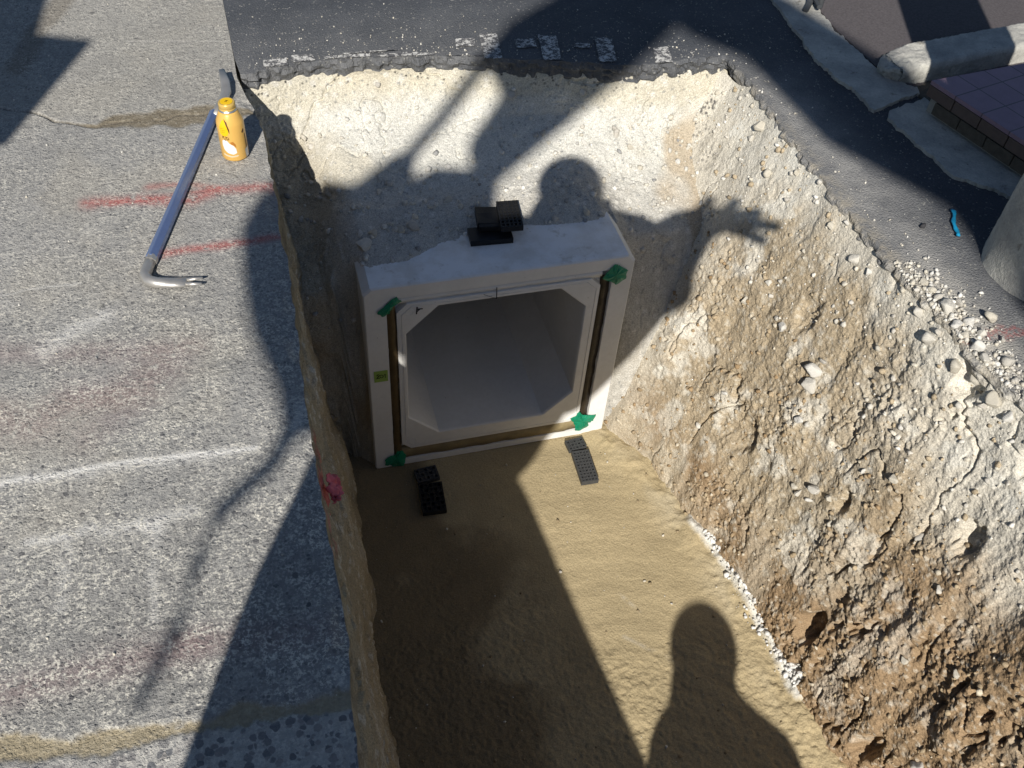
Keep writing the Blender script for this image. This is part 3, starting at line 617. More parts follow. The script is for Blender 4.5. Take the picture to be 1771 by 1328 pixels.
for (px, py, s) in [(1355, 565, .018), (1345, 550, .012), (1412, 640, .026), (1402, 665, .022), (1425, 625, .014), (1385, 725, .018), (1398, 735, .012), (1412, 848, .020), (1383, 852, .015), (1375, 840, .011), (1434, 862, .012), (1400, 865, .012),
                    (1495, 815, .013), (1548, 826, .014), (1610, 585, .020), (1625, 575, .013), (1590, 540, .015), (1655, 635, .018), (1695, 655, .022), (1720, 690, .020), (1745, 720, .017), (1700, 700, .014), (1660, 700, .015), (1437, 905, .012), (1592, 930, .015), (1566, 1140, .012), (1655, 1165, .014), (1625, 1020, .012), (1589, 1322, .024),
                    (1318, 220, .022), (1362, 345, .014), (1420, 315, .013), (1380, 300, .011), (1330, 300, .016), (1300, 240, .014), (1440, 390, .013), (1480, 450, .015), (1465, 385, .010), (1505, 470, .012), (1290, 520, .014), (1255, 680, .012), (1330, 490, .010), (1210, 735, .012)]:
    p, n = bank_px(px, py); put_stone(p+n*s*.25, s, 'whitish stone half buried in the brown right bank', 'stones stuck in the right bank')
for (px, py, s) in [(605, 480, .0), (630, 427, .024), (693, 398, .016), (715, 393, .017), (775, 345, .014), (700, 352, .012), (735, 350, .010), (645, 405, .015), (622, 405, .014), (660, 470, .0), (1015, 370, .013), (960, 380, .010), (885, 165, .013), (1008, 160, .014), (1065, 232, .014), (1090, 255, .012), (1010, 245, .011), (1040, 370, .012), (610, 360, .013), (655, 335, .012)]:
    if s: p, n = end_px(px, py); put_stone(p+n*s*.2, s, 'grey pebble resting on the pale slope behind the culvert', 'pebbles on the end slope')
for (px, py, s) in [(1713, 548, .020), (1640, 530, .022), (1660, 522, .014), (1612, 500, .012), (1678, 555, .014), (1690, 600, .018), (1735, 585, .012), (1655, 560, .015), (1626, 512, .013), (1668, 578, .012), (1705, 620, .015), (1745, 625, .016), (1648, 545, .010), (1600, 485, .011), (1700, 575, .012)]:
    g = G(px, py, .01); put_stone(np.array([g[0], g[1], s*.55]), s, 'off white stone lying on the asphalt rim beside the concrete pole', 'stones on the asphalt rim')

# ------------------------------------------------------------------ box culvert
BO = np.array([.257, 1.971, -D-.0]); bx = np.array([.8, -.021, 0]); bx /= np.linalg.norm(bx); byv = np.array([-bx[1], bx[0], 0])
culvert = empty('box_culvert', 'square precast concrete box culvert with chamfered opening at the trench end', 'culvert', BO)
culvert.rotation_euler = (0, 0, math.atan2(bx[1], bx[0]))
def octa(x0, x1, z0, z1, cb, ct, y):
    if not hasattr(cb, '__len__'): cb = (cb, cb)
    if not hasattr(ct, '__len__'): ct = (ct, ct)
    return [(x0+cb[0], y, z0), (x1-cb[1], y, z0), (x1, y, z0+cb[1]), (x1, y, z1-ct[1]), (x1-ct[1], y, z1), (x0+ct[0], y, z1), (x0, y, z1-ct[0]), (x0, y, z0+cb[0])]
op = (.118, .664, .150, .714, (.098, .096), (.098, .086))
loops = [octa(0, .803, 0, .806, .006, .022, 3.0), octa(0, .803, 0, .806, .006, .022, .005), octa(.004, .799, .004, .802, .006, .022, 0),
         octa(.064, .739, .030, .760, .014, .014, 0), octa(.065, .738, .031, .759, .014, .014, .018), octa(.091, .704, .087, .737, .03, .03, .018), octa(.092, .703, .088, .736, .03, .03, -.003),
         octa(.1035, .692, .1005, .7275, .03, .03, -.004), octa(.1045, .691, .1015, .7265, .03, .03, -.0015), octa(.106, .6895, .103, .725, .03, .03, -.004),
         octa(op[0]-.003, op[1]+.003, op[2]-.003, op[3]+.003, op[4], op[5], -.004), octa(*op, .002), octa(*op, 3.0)]
bm = bmesh.new(); LV = [[bm.verts.new(p) for p in L] for L in loops]
for a, b in zip(LV, LV[1:]):
    for k in range(8): bm.faces.new((a[k], a[(k+1) % 8], b[(k+1) % 8], b[k]))
bm.faces.new(LV[-1])
link('body', bm_mesh('culvert_body', bm), M_pre, culvert)
def strip(name, x0, x1, z0, z1, y, mat, horiz=False, wob=.004, seed=1):
    n = 60; a = np.linspace(0, 1, n); bm = bmesh.new(); r = []
    for i, t in enumerate(a):
        w = wob*fbm(np.array([[t*14, seed, 0], [t*14, seed+9, 0], [t*20, seed+4, 0]]), 3, seed)
        yy = y+.003*w[2]/wob
        if horiz: x = x0+(x1-x0)*t; pts = [(x, .0178, z0+w[0]), (x, yy, z0+w[0]), (x, yy-.002, (z0+z1)/2), (x, yy, z1+w[1]), (x, .0178, z1+w[1])]
        else: z = z0+(z1-z0)*t; pts = [(x0+w[0], .0178, z), (x0+w[0], yy, z), ((x0+x1)/2, yy-.002, z), (x1+w[1], yy, z), (x1+w[1], .0178, z)]
        r.append([bm.verts.new(p) for p in pts])
    for p, q2 in zip(r, r[1:]):
        for k in range(4): bm.faces.new((p[k], p[k+1], q2[k+1], q2[k]))
    return link(name, bm_mesh(name, bm), mat, culvert, True)
o = strip('sealing_strip', .066, .090, .034, .735, .002, M_gask, seed=3); tag(o, 'brown sealing strip down the left groove')
o = strip('sealing_strip', .708, .737, .085, .735, .011, M_gaskd, seed=5); tag(o, 'dark sealing strip down the right groove')
o = strip('sealing_strip', .085, .735, .034, .086, .003, M_gasko, True, seed=7); tag(o, 'ochre sealing strip along the bottom groove')
strip('top_joint', .070, .705, .738, .758, .0025, M_pre, True, .001, 9)
# lifting plug rings, pencil line and small pencilled letter on the inner lip
for (x, z) in ((.130, .705), (.128, .128)):
    bm = bmesh.new(); 
    tube(bm, [(x+.011*math.cos(a), -.0042, z+.011*math.sin(a)) for a in np.linspace(0, 2*math.pi, 29)], .0012, 5, False); link('plug_ring', bm_mesh('plug_ring', bm), M_pre, culvert)
bm = bmesh.new(); tube(bm, [(.384, -.0008, .752), (.3835, -.0045, .735), (.384, -.0048, .714)], .0014, 6); tube(bm, [(.345, -.0048, .735), (.384, -.0048, .712)], .0006, 5); link('pencil_line', bm_mesh('pencil_line', bm), M_ink, culvert)
bm = bmesh.new(); tube(bm, [(.151, -.005, .722), (.149, -.005, .696)], .0020, 6); tube(bm, [(.149, -.005, .714), (.167, -.005, .713)], .0016, 6); tube(bm, [(.150, -.005, .704), (.160, -.005, .714)], .0014, 6); link('pencil_mark', bm_mesh('pencil_mark', bm), M_ink, culvert)
# note with its handwriting
note = empty('paper_note', 'small yellow green note with handwritten number on the culvert face', 'note', BO); note.rotation_euler = culvert.rotation_euler
bm = bmesh.new(); add_box(bm, (.016, -.0012, .430), (.058, -.0004, .4775)); link('paper', bm_mesh('paper', bm), M_note, note)
bm = bmesh.new()
def ink(pts, w=.0010): tube(bm, [(.037+(x-.0445)*1.25, -.0017, .454+(z-.455)*1.25) for x, z in pts], w, 6)
ink([(.0345, .460), (.038, .4635), (.041, .460), (.036, .453), (.033, .449), (.037, .4505), (.042, .450)], .0013)
ink([(.046+.0038*math.cos(a), .455+.0050*math.sin(a)) for a in np.linspace(0, 6.4, 15)]); ink([(.0525, .459), (.0550, .4615), (.0550, .449)], .0012)
link('handwriting', bm_mesh('handwriting', bm), M_ink, note)
# green tape at the four corners of the groove
def tape(pts, label, lift=.0035):
    e = bpy.data.meshes.new('green_tape'); bm = bmesh.new(); cx = np.mean([p[0] for p in pts]); cz = np.mean([p[1] for p in pts]); ring = []
    for i in range(len(pts)):
        a, b = np.array(pts[i]), np.array(pts[(i+1) % len(pts)])
        for k in range(4): ring.append(a+(b-a)*k/4+rng.normal(0, .0012, 2))
    c0 = bm.verts.new((cx, -lift-.005, cz)); m1 = [bm.verts.new((cx+(p[0]-cx)*.55, -lift-.0035+rng.normal(0, .0012), cz+(p[1]-cz)*.55)) for p in ring]; o1 = [bm.verts.new((p[0], -lift-.001+rng.normal(0, .0008), p[1])) for p in ring]
    b1 = [bm.verts.new((p[0], -lift-.0002+.0003, p[1])) for p in ring]; n = len(ring)
    for k in range(n):
        j = (k+1) % n; bm.faces.new((c0, m1[k], m1[j])); bm.faces.new((m1[k], o1[k], o1[j], m1[j])); bm.faces.new((o1[k], b1[k], b1[j], o1[j]))
    bmesh.ops.recalc_face_normals(bm, faces=bm.faces); bm.to_mesh(e); bm.free()
    o = link('green_tape', e, M_tape); o.location = BO; o.rotation_euler = culvert.rotation_euler; return tag(o, label, 'tape', 'green tape patches on the culvert')
tape([(.036, .716), (.052, .703), (.070, .712), (.088, .738), (.108, .752), (.094, .768), (.082, .766), (.060, .742)], 'slanting green tape strip at the upper left corner of the culvert face')
tape([(.705, .732), (.716, .752), (.736, .785), (.752, .776), (.783, .752), (.780, .722), (.752, .704), (.738, .712)], 'crumpled green tape at the upper right corner of the culvert face')
tape([(.032, .048), (.052, .066), (.066, .064), (.074, .083), (.092, .082), (.103, .056), (.098, .018), (.094, .004), (.058, .004), (.050, .016), (.032, .020)], 'green tape at the lower left corner of the culvert face in shade')
tape([(.672, .104), (.690, .110), (.702, .135), (.716, .112), (.734, .108), (.768, .100), (.758, .072), (.745, .060), (.744, .044), (.716, .028), (.700, .034), (.692, .070)], 'bright sunlit green tape at the lower right corner of the culvert face')

# ------------------------------------------------------------------ black plastic packers
def pad_mesh(w, l, h, nx_=5, ny_=9, holes=True):
    bm = bmesh.new(); b = .0046
    add_box(bm, (-w/2, -l/2, 0), (w/2, l/2, h*.30), bev=.001)
    if holes:
        for i in range(nx_+1): x = -w/2+b/2+(w-b)*i/nx_; add_box(bm, (x-b/2, -l/2, h*.30), (x+b/2, l/2, h))
        for j in range(ny_+1):
            y = -l/2+b/2+(l-b)*j/ny_
            for i in range(nx_): x0 = -w/2+b/2+(w-b)*i/nx_; x1 = -w/2+b/2+(w-b)*(i+1)/nx_; add_box(bm, (x0+b/2, y-b/2, h*.30), (x1-b/2, y+b/2, h*.97))
        for i in range(nx_):
            for j in range(ny_):
                if (i+j) % 2: x = -w/2+b/2+(w-b)*(i+.5)/nx_; y = -l/2+b/2+(l-b)*(j+.5)/ny_; hx = (w-b)/nx_/2-b/2; hy = (l-b)/ny_/2-b/2; add_box(bm, (x-hx*.98, y-hy*.98, h*.30), (x+hx*.98, y+hy*.98, h*.80))
    else: add_box(bm, (-w/2, -l/2, h*.30), (w/2, l/2, h), bev=.0015)
    return bm_mesh('plastic_packer', bm)
def packer(quad, z, h, label, mat, group, holes=True, tilt=(0, 0), nxy=(5, 9)):
    q = [G(*p, z+h)[:2] for p in quad]; q = np.array(q); ctr = q.mean(0); e1 = ((q[1]-q[0])+(q[2]-q[3]))/2; e2 = ((q[2]-q[1])+(q[3]-q[0]))/2
    l, w = (np.linalg.norm(e2), np.linalg.norm(e1)); a = math.atan2(e2[1], e2[0])-math.pi/2
    o = link('plastic_packer', pad_mesh(w, l, h, nxy[0], nxy[1], holes), mat); o.location = (ctr[0], ctr[1], z); o.rotation_euler = (tilt[0], tilt[1], a); return tag(o, label, 'packer', group)
TOPZ = -D+.806
packer([(807, 392), (882, 390), (888, 412), (815, 418)], TOPZ+.001, .018, 'plain flat black plastic block lying in front of the stack on the culvert top', M_black, 'black packers on the culvert top', False)
packer([(822, 358), (864, 355), (872, 385), (825, 390)], TOPZ+.020, .018, 'black plastic block tilted at the left behind the other two on the culvert', M_black, 'black packers on the culvert top', False, (.05, -.03))
packer([(858, 347), (896, 345), (905, 390), (868, 395)], TOPZ+.042, .018, 'perforated black plastic pad topmost on the stack on the culvert', M_black, 'black packers on the culvert top', True, (.03, .04), (5, 8))
bm = bmesh.new(); g = G(866, 388, TOPZ+.02); add_box(bm, (-.055, -.035, 0), (.055, .035, .018), bev=.002); o = link('plastic_packer', bm_mesh('plastic_packer', bm), M_black); o.location = (g[0]-.012, g[1]+.004, TOPZ+.021); o.rotation_euler = (0, 0, -.15)
tag(o, 'lowest black plastic block mostly hidden under the perforated pad on the culvert', 'packer', 'black packers on the culvert top')
packer([(975, 761), (1008, 756), (1014, 772), (986, 779)], -D+.004, .016, 'short grey black perforated pad tucked under the lower right culvert edge', M_blackd, 'perforated pads on the sand', True, nxy=(5, 3))
packer([(988, 781), (1018, 776), (1035, 829), (1007, 834)], -D+.004, .020, 'long sunlit perforated black pad lying on the sand at the right', M_blackd, 'perforated pads on the sand', True, nxy=(5, 10))
packer([(715, 810), (753, 806), (762, 826), (722, 834)], -D+.004, .016, 'speckled black pad under the lower left culvert edge in shade', M_blackd, 'perforated pads on the sand', True, nxy=(5, 3))
packer([(722, 836), (765, 833), (772, 882), (732, 886)], -D+.004, .020, 'long black pad lying in the shaded sand at the left', M_black, 'perforated pads on the sand', True, nxy=(5, 6))

# ------------------------------------------------------------------ bottle and crowbar
bp = G(408, 268); BR, BH = .0345, .158
bottle = empty('aluminium_bottle', 'golden yellow aluminium drink bottle with screw cap standing on the concrete slab', 'bottle', (bp[0], bp[1], .001))
prof = [(.028, 0), (.0325, .002), (BR, .006), (BR, .100), (BR-.001, .108), (BR-.006, .120), (.0245, .130), (.0215, .134)]
bm = bmesh.new(); lathe(bm, prof, 64); link('body', bm_mesh('bottle_body', bm), M_gold, bottle, True)
bm = bmesh.new(); lathe(bm, [(.0215, .134), (.0225, .1352), (.0225, .1372), (.0205, .1382), (.0205, .1395)], 48); link('neck_ring', bm_mesh('neck_ring', bm), M_silver, bottle, True)
bm = bmesh.new(); seg = 72; cp = [(.0205, .1395), (.0212, .140), (.0212, .1425), (.0196, .1432), (.0205, .1440), (.0208, .1545), (.0195, .1572), (.017, .158), (.0165, .1574), (.004, .1574)]
lathe(bm, cp, seg)
for v in bm.verts:
    r = math.hypot(v.co.x, v.co.y); a = math.atan2(v.co.y, v.co.x)
    if .144 <= v.co.z <= .1546 and r > .0195: s = 1+.022*math.cos(a*36); v.co.x *= s; v.co.y *= s
cap = link('screw_cap', bm_mesh('screw_cap', bm), M_goldcap, bottle, True)
bm = bmesh.new(); lathe(bm, [(.0005, .1578), (.0155, .1578), (.0150, .1584), (.0005, .1584)], 40); link('cap_top', bm_mesh('cap_top', bm), M_yel, cap)
bm = bmesh.new(); tube(bm, [(-.004, -.002, .1589), (.004, .002, .1589)], .0008, 5); tube(bm, [(0, -.004, .1589), (0, .004, .1589)], .0007, 5); link('cap_mark', bm_mesh('cap_mark', bm), M_pbrown, cap)
view_a = math.atan2(-bp[1], -bp[0])                  # side of the bottle that faces the walkway
def wrap(name, shape, mat, lift=.0005, parent=bottle):   # shape: outline in (angle offset, z), wrapped on the bottle
    bm = bmesh.new(); cx = np.mean([p[0] for p in shape]); cz = np.mean([p[1] for p in shape]); rings = []
    def pt(a, z):
        r = np.interp(z, [p[1] for p in prof], [p[0] for p in prof])+lift; return bm.verts.new((r*math.cos(view_a+a), r*math.sin(view_a+a), z))
    pts = []
    for i in range(len(shape)):
        a, b = np.array(shape[i]), np.array(shape[(i+1) % len(shape)]); pts += [a+(b-a)*k/5 for k in range(5)]
    for f_ in (1, .66, .33): rings.append([pt(cx+(p[0]-cx)*f_, cz+(p[1]-cz)*f_) for p in pts])
    c0 = pt(cx, cz); n = len(pts)
    for k in range(n):
        j = (k+1) % n; bm.faces.new((rings[0][k], rings[0][j], rings[1][j], rings[1][k])); bm.faces.new((rings[1][k], rings[1][j], rings[2][j], rings[2][k])); bm.faces.new((rings[2][k], rings[2][j], c0))
    return link(name, bm_mesh(name, bm), mat, parent)
ell = lambda a, z, ra, rz, n=14, ph=0: [(a+ra*math.cos(t), z+rz*math.sin(t)) for t in np.linspace(0, 2*math.pi, n, endpoint=False)]
wrap('yellow_leaf_print', [(-.95, .098), (-.75, .118), (-.55, .122), (-.30, .106), (-.22, .092), (-.35, .080), (-.65, .076), (-.95, .082)], M_yel)
wrap('brown_leaf_edge', [(-.55, .1235), (-.30, .116), (-.17, .098), (-.18, .086), (-.24, .092), (-.32, .106), (-.52, .121)], M_pbrown, .0008)
wrap('white_print', [(-.85, .062), (-.70, .066), (-.45, .064), (-.30, .056), (-.05, .050), (.10, .040), (.12, .028), (-.15, .024), (-.55, .028), (-.80, .036), (-.90, .05)], M_pwhite)
wrap('brown_swirl_print', [(-.28, .060), (-.05, .062), (.10, .054), (.12, .044), (.0, .050), (-.2, .055)], simple('tan_print', (.42, .17, .03), .4), .0009)
for a, z, w_, h_ in [(-.72, .0985, .20, .0016), (-.60, .093, .26, .0016), (-.62, .088, .30, .0014)]:
    wrap('small_text_print', [(a-w_/2, z), (a+w_/2, z+.0006), (a+w_/2, z+h_), (a-w_/2, z+h_)], simple('ochre_print', (.45, .24, .02)), .0012)
for a, z, w_, h_ in [(-.74, .0705, .05, .0075), (-.66, .0745, .12, .0024), (-.62, .0685, .10, .0022), (-.50, .0695, .04, .0085), (-.42, .0735, .12, .0022), (-.40, .0675, .13, .0022), (-.30, .0680, .04, .0070), (-.57, .0655, .10, .0018)]:
    wrap('letter_print', [(a-w_/2, z), (a, z-.0006), (a+w_/2, z+.0003), (a+w_/2*.9, z+h_), (a, z+h_*1.05), (a-w_/2*.8, z+h_*.9)], M_pbrown, .0012)
wrap('brown_side_print', [(.72, .082), (.86, .088), (.98, .090), (.98, .082), (.84, .078)], M_pbrown); wrap('brown_side_print', [(1.0, .072), (1.10, .074), (1.12, .034), (1.02, .030)], M_pbrown)
wrap('silver_print', [(.80, .030), (1.25, .034), (1.25, .006), (.85, .006)], M_silver); wrap('pale_band_print', [(-.95, .024), (-.3, .020), (.2, .022), (.2, .018), (-.3, .015), (-.95, .019)], simple('cream_print', (.62, .52, .34), .4), .0007)

cb = empty('crowbar', 'steel wrecking bar with bent claw lying along the slab beside the bottle', 'crowbar', G(262, 470))
cbi = np.array(cb.location)
sh = [G(264, 455), G(320, 325), G(372, 202)]
hz = .0125
bm = bmesh.new(); pts = [np.array([*p[:2], hz])-cbi for p in sh]; tube(bm, [pts[0], pts[0]*.5+pts[1]*.5, pts[1], pts[1]*.5+pts[2]*.5, pts[2]], [.0150, .0147, .0142, .0138, .0134], 6); 
bmesh.ops.bevel(bm, geom=list(bm.edges), offset=.0014, segments=1, affect='EDGES'); link('shaft', bm_mesh('shaft', bm), M_steel, cb)
bm = bmesh.new(); cl = [(264, 455, .0125), (257, 470, .0125), (253, 484, .013), (260, 494, .014), (275, 497, .014), (300, 497, .014), (325, 497, .016), (352, 496, .019)]
rr = [(.0125, .0125), (.0132, .0132), (.0135, .0135), (.0135, .0135), (.0130, .0120), (.0150, .0085), (.0158, .006), (.0118, .0028)]
tube(bm, [np.array([*G(a, b)[:2], z])-cbi for a, b, z in cl[:-1]], rr[:-1], 12)
e1 = np.array([*G(322, 497)[:2], .016]); d1 = np.array([*G(352, 496)[:2], .019])-e1; nn = np.array([-d1[1], d1[0], 0]); nn /= np.linalg.norm(nn)
for sgn in (-1, 1):
    tube(bm, [e1+nn*sgn*.0065-cbi, e1+d1*.5+nn*sgn*.0085-cbi, e1+d1+nn*sgn*.010-cbi], [(.0052, .0055), (.0048, .004), (.0030, .002)], 8)
link('claw', bm_mesh('claw', bm), M_steelb, cb, True)
bm = bmesh.new(); tube(bm, [np.array([*G(265.5, 453)[:2], .0125])-cbi, np.array([*G(262.5, 460)[:2], .0125])-cbi], .0142, 8); link('collar', bm_mesh('collar', bm), M_steelb, cb)
bm = bmesh.new(); tp = [(372, 202, .0125), (379, 187, .0135), (386, 172, .016), (391, 158, .021), (389, 140, .028), (383, 120, .036)]
tube(bm, [np.array([*G(a, b, z)[:2], z])-cbi for a, b, z in tp], [(.0126, .0126), (.0130, .0120), (.0140, .010), (.0145, .0075), (.0135, .0048), (.0085, .0016)], 10); link('chisel_end', bm_mesh('chisel_end', bm), M_steelb, cb, True)

# ------------------------------------------------------------------ kerb side of the road
def flat(name, pxs, z0, z1, mat, jamp=2.0, step=4, **kw):
    pts = []
    for i in range(len(pxs)):
        a, b = np.array(pxs[i][:2], float), np.array(pxs[(i+1) % len(pxs)][:2], float); k = max(1, int(np.linalg.norm(b-a)/step))
        for j in range(k): q_ = a+(b-a)*j/k; ww = np.array([[q_[0]/23, q_[1]/23, .5], [q_[0]/23, q_[1]/23, 9.5]]); pts.append(G(*(q_+rng.normal(0, jamp*.4, 2)+jamp*3.0*fbm(ww, 3, 33)), z1)[:2])
    return tag(link(name, poly_mesh(name, pts, z0, z1), mat), **kw)
flat('kerb_gutter', [(1262, -150), (1300, -60), (1340, 0), (1375, 52), (1422, 112), (1478, 158), (1512, 190), (1532, 186), (1560, 172), (1592, 160), (1582, 148), (1540, 138), (1495, 98), (1445, 52), (1418, 20), (1400, 0), (1350, -70), (1310, -150)], -.02, .010, M_kerb, kind='structure')
flat('kerb_gutter', [(1540, 193), (1536, 205), (1560, 228), (1600, 258), (1640, 298), (1662, 309), (1700, 320), (1735, 332), (1775, 352), (1830, 400), (1900, 480), (1990, 480), (1850, 360), (1771, 300), (1720, 262), (1670, 225), (1625, 190), (1598, 168), (1570, 178)], -.02, .009, M_kerb, kind='structure')
flat('verge_dirt', [(1582, 150), (1610, 140), (1700, 150), (1900, 300), (2000, 480), (1860, 380), (1771, 305), (1690, 245), (1620, 190), (1590, 165)], -.02, .006, M_dirt, 1.0, kind='structure')
sw = [(1402, 0), (1420, 20), (1447, 52), (1497, 98), (1542, 138), (1560, 150)]
swp = [G(*p, .004)[:2] for p in [(1310, -150), (1350, -70)]+sw]; swp = [(1.70, 60)]+[tuple(p) for p in swp]+[(2.03, 2.19), (60, 2.19), (60, 60)]
me = poly_mesh('sidewalk', swp, -.02, .004); tag(link('sidewalk', me, M_walk), kind='structure')
# precast kerb stone with broken end
k0 = np.array([1.985, 2.195]); kd = np.array([.458, .055]); kd /= np.linalg.norm(kd); kn = np.array([-kd[1], kd[0]])
nL, nP = 180, 60; sec = [(0, -.02), (.004, .050), (.010, .060), (.02, .064), (.125, .064), (.133, .058), (.135, -.02)]
sl = np.cumsum([0]+[math.dist(sec[i], sec[i+1]) for i in range(len(sec)-1)]); ss = np.linspace(0, sl[-1], nP)
sy_ = np.interp(ss, sl, [p[0] for p in sec]); sz_ = np.interp(ss, sl, [p[1] for p in sec])
le = np.linspace(0, 1.6, nL)**1.35; P = []
for l in le:
    shrink = 1-.25*math.exp(-l*25)
    for a, z in zip(sy_, sz_): a2 = .0675+(a-.0675)*shrink; z2 = z*(.80+.20*min(1, l*14)); P.append((*(k0+kd*l+kn*a2), z2))
P = np.array(P); N = grid_normals(P, nL, nP); endw = np.exp(-np.repeat(le, nP)*16)
P = P + N*((.003+.016*endw)*fbm(P*24, 4, 700, .6)+.003*fbm(P*90, 3, 701))[:, None]*-1
cap_c = P[:nP].mean(0); ringn = 8; capv = []
for r in range(1, ringn+1):
    for k in range(nP): p = P[k]+(cap_c-P[k])*r/ringn; p = p - np.array([*kd, 0])*(.034*math.sin(math.pi/2*r/ringn)); capv.append(p)
capv = np.array(capv); capv += .012*np.stack([fbm(capv*28, 4, 710), fbm(capv*28, 4, 711), fbm(capv*28, 4, 712)], 1)
V = np.concatenate([P, capv]); off = nL*nP; Q = list(grid_quads(nL, nP))
for r in range(ringn):
    a0 = 0 if r == 0 else off+(r-1)*nP; b0 = off+r*nP
    for k in range(nP): k2 = (k+1) % nP; Q.append((a0+k, b0+k, b0+k2, a0+k2))
o = link('kerb_stone', mesh_np('kerb_stone', V, np.array(Q)), M_kerb); tag(o, 'weathered concrete kerb stone with a broken rounded end beside the tiles', 'kerb stone')
# tiled step
tz = .105; ta, tb = G(1608, 138, tz)[:2], G(1771, 108, tz)[:2]; tc_ = G(1690, 190, tz)[:2]; td = G(1771, 245, tz)[:2]
u1 = (tb-ta)/np.linalg.norm(tb-ta); u2 = (td-ta)/np.linalg.norm(td-ta)
step = empty('tiled_step', 'low step paved with purple tiles and brown edge tiles behind the kerb', 'step', (ta[0], ta[1], 0)); step.rotation_euler = (0, 0, math.atan2(u2[1], u2[0]))
ang = math.atan2(u1[1], u1[0])-math.atan2(u2[1], u2[0]); c2 = np.array([math.cos(ang), math.sin(ang)])
L2, L1 = 1.6, 1.6
def para(a0, a1, b0, b1, z0, z1, name, mat):          # a block skewed along the two edges
    pts = [np.array([a0, 0])+c2*b0, np.array([a1, 0])+c2*b0, np.array([a1, 0])+c2*b1, np.array([a0, 0])+c2*b1]; return link(name, poly_mesh(name, pts, z0, z1), mat, step)
para(.004, L2, .004, L1, tz-.012, tz, 'tile_top', M_tile)
para(.016, L2, .016, L1, -.02, tz-.013, 'base', M_mortar)
for k in range(14):
    w = .098; 
    for zz0, zz1 in ((tz-.046, tz-.013), (tz-.085, tz-.050)):
        para(.006+k*w+(.0 if zz1 > tz-.02 else .04), .006+(k+1)*w-.004+(.0 if zz1 > tz-.02 else .04), .002, .0155, zz0, zz1, 'edge_tile', M_tedge if zz1 > tz-.02 else M_tdirt)
for k in range(5):
    para(.0035, .0155, .02+k*.098, .02+(k+1)*.098-.004, tz-.046, tz-.013, 'edge_tile', M_tedge)
# concrete utility pole
pc_ = np.array([1.872, 1.350]); pole = empty('utility_pole', 'thick grey concrete utility pole at the right edge of the road', 'pole', (pc_[0], pc_[1], 0))
nz, ns = 200, 72; zz = np.concatenate([np.linspace(-.03, .6, 160), np.linspace(.62, 10, 40)]); P = []
for z in zz:
    r = .153-.004*max(0, z)
    for k in range(ns): a = 2*math.pi*k/ns; P.append((r*math.cos(a), r*math.sin(a), z))
P = np.array(P); d = P*np.array([1, 1, 0]); d /= np.linalg.norm(d, axis=1)[:, None]; P += d*(.003*fbm(P*14, 4, 720)+.0018*fbm(P*60, 3, 721))[:, None]
i, j = np.meshgrid(np.arange(nz-1), np.arange(ns), indexing='ij'); Q = np.stack([i*ns+j, i*ns+(j+1) % ns, (i+1)*ns+(j+1) % ns, (i+1)*ns+j], 2).reshape(-1, 4)
link('shaft', mesh_np('pole_shaft', P, Q), M_pole, pole, True)
bm = bmesh.new(); lathe(bm, [(.125, 0), (.125, .03)], 24); o = link('pole_band', bm_mesh('pole_band', bm), M_grey, pole); o.location = (0, 0, 7.0)
# legs of a road stand at the top edge
st = empty('road_stand', 'dark steel foot of a road stand on the gutter at the top edge', 'road stand', G(1408, 12))
sb = np.array(st.location); bm = bmesh.new(); tube(bm, [G(1393, 18, .018)-sb, G(1400, 5, .02)-sb, G(1404, -12, .03)-sb], [(.011, .006)]*3, 8); link('foot_bar', bm_mesh('foot_bar', bm), M_grey, st)
bm = bmesh.new(); tube(bm, [G(1417, 12, .01)-sb, np.array([*G(1417, 12, .01)[:2], .9])-sb], .011, 12); link('upright', bm_mesh('upright', bm), M_grey, st)
bm = bmesh.new(); tube(bm, [G(1404, -12, .03)-sb, G(1417, 12, .03)-sb], .008, 8); link('cross_bar', bm_mesh('cross_bar', bm), M_grey, st)
# blue plastic strip and scraps
a, b = G(1646, 364, .004), G(1655, 410, .004); bm = bmesh.new(); pts = []
for t in np.linspace(0, 1, 12): p = a+(b-a)*t; pts.append(p-a+np.array([.004*math.sin(t*9), 0, .003+.002*math.sin(t*14)]))
tube(bm, pts, [(.0055+.0015*math.sin(i*1.7), .003) for i in range(12)], 8); o = link('plastic_strip', bm_mesh('plastic_strip', bm), M_blue, None, True); o.location = a; tag(o, 'bright blue frayed plastic strip lying on the asphalt at the shadow edge', 'plastic strip')
for (px, py, ln, wd) in ((586, 842, .075, .026),):       # crumpled film pressed against the slab's broken face
    g = G(px, py, -.10); nu, nv = 40, 16; a_, b_ = np.meshgrid(np.linspace(0, 1, nu), np.linspace(-.5, .5, nv), indexing='ij'); a_, b_ = a_.ravel(), b_.ravel()
    Q3 = np.stack([a_*6, b_*3, np.full_like(a_, px)], 1); wdt = wd*(.25+.9*np.sin(np.pi*np.clip(a_*.9+.1, 0, 1))+.35*vnoise(Q3*np.array([1.6, 0, 1]), 61))
    yy_ = g[1]+ln*(.5-a_)+.006*vnoise(Q3, 62); W = np.stack([edge_x(yy_)+.026-b_*wdt*.9+.010*fbm(Q3*1.3, 3, 63)+.004*fbm(Q3*4, 2, 64), yy_, -.10+b_*wdt*1.0+.008*vnoise(Q3, 65)], 1)
    o = link('plastic_scrap', mesh_np('plastic_scrap', W, grid_quads(nu, nv)), M_pink, None, True)
    md = o.modifiers.new('thickness', 'SOLIDIFY'); md.thickness = .0012
    tag(o, 'pink scrap of plastic film stuck in the left trench face below the slab edge', 'plastic scrap')
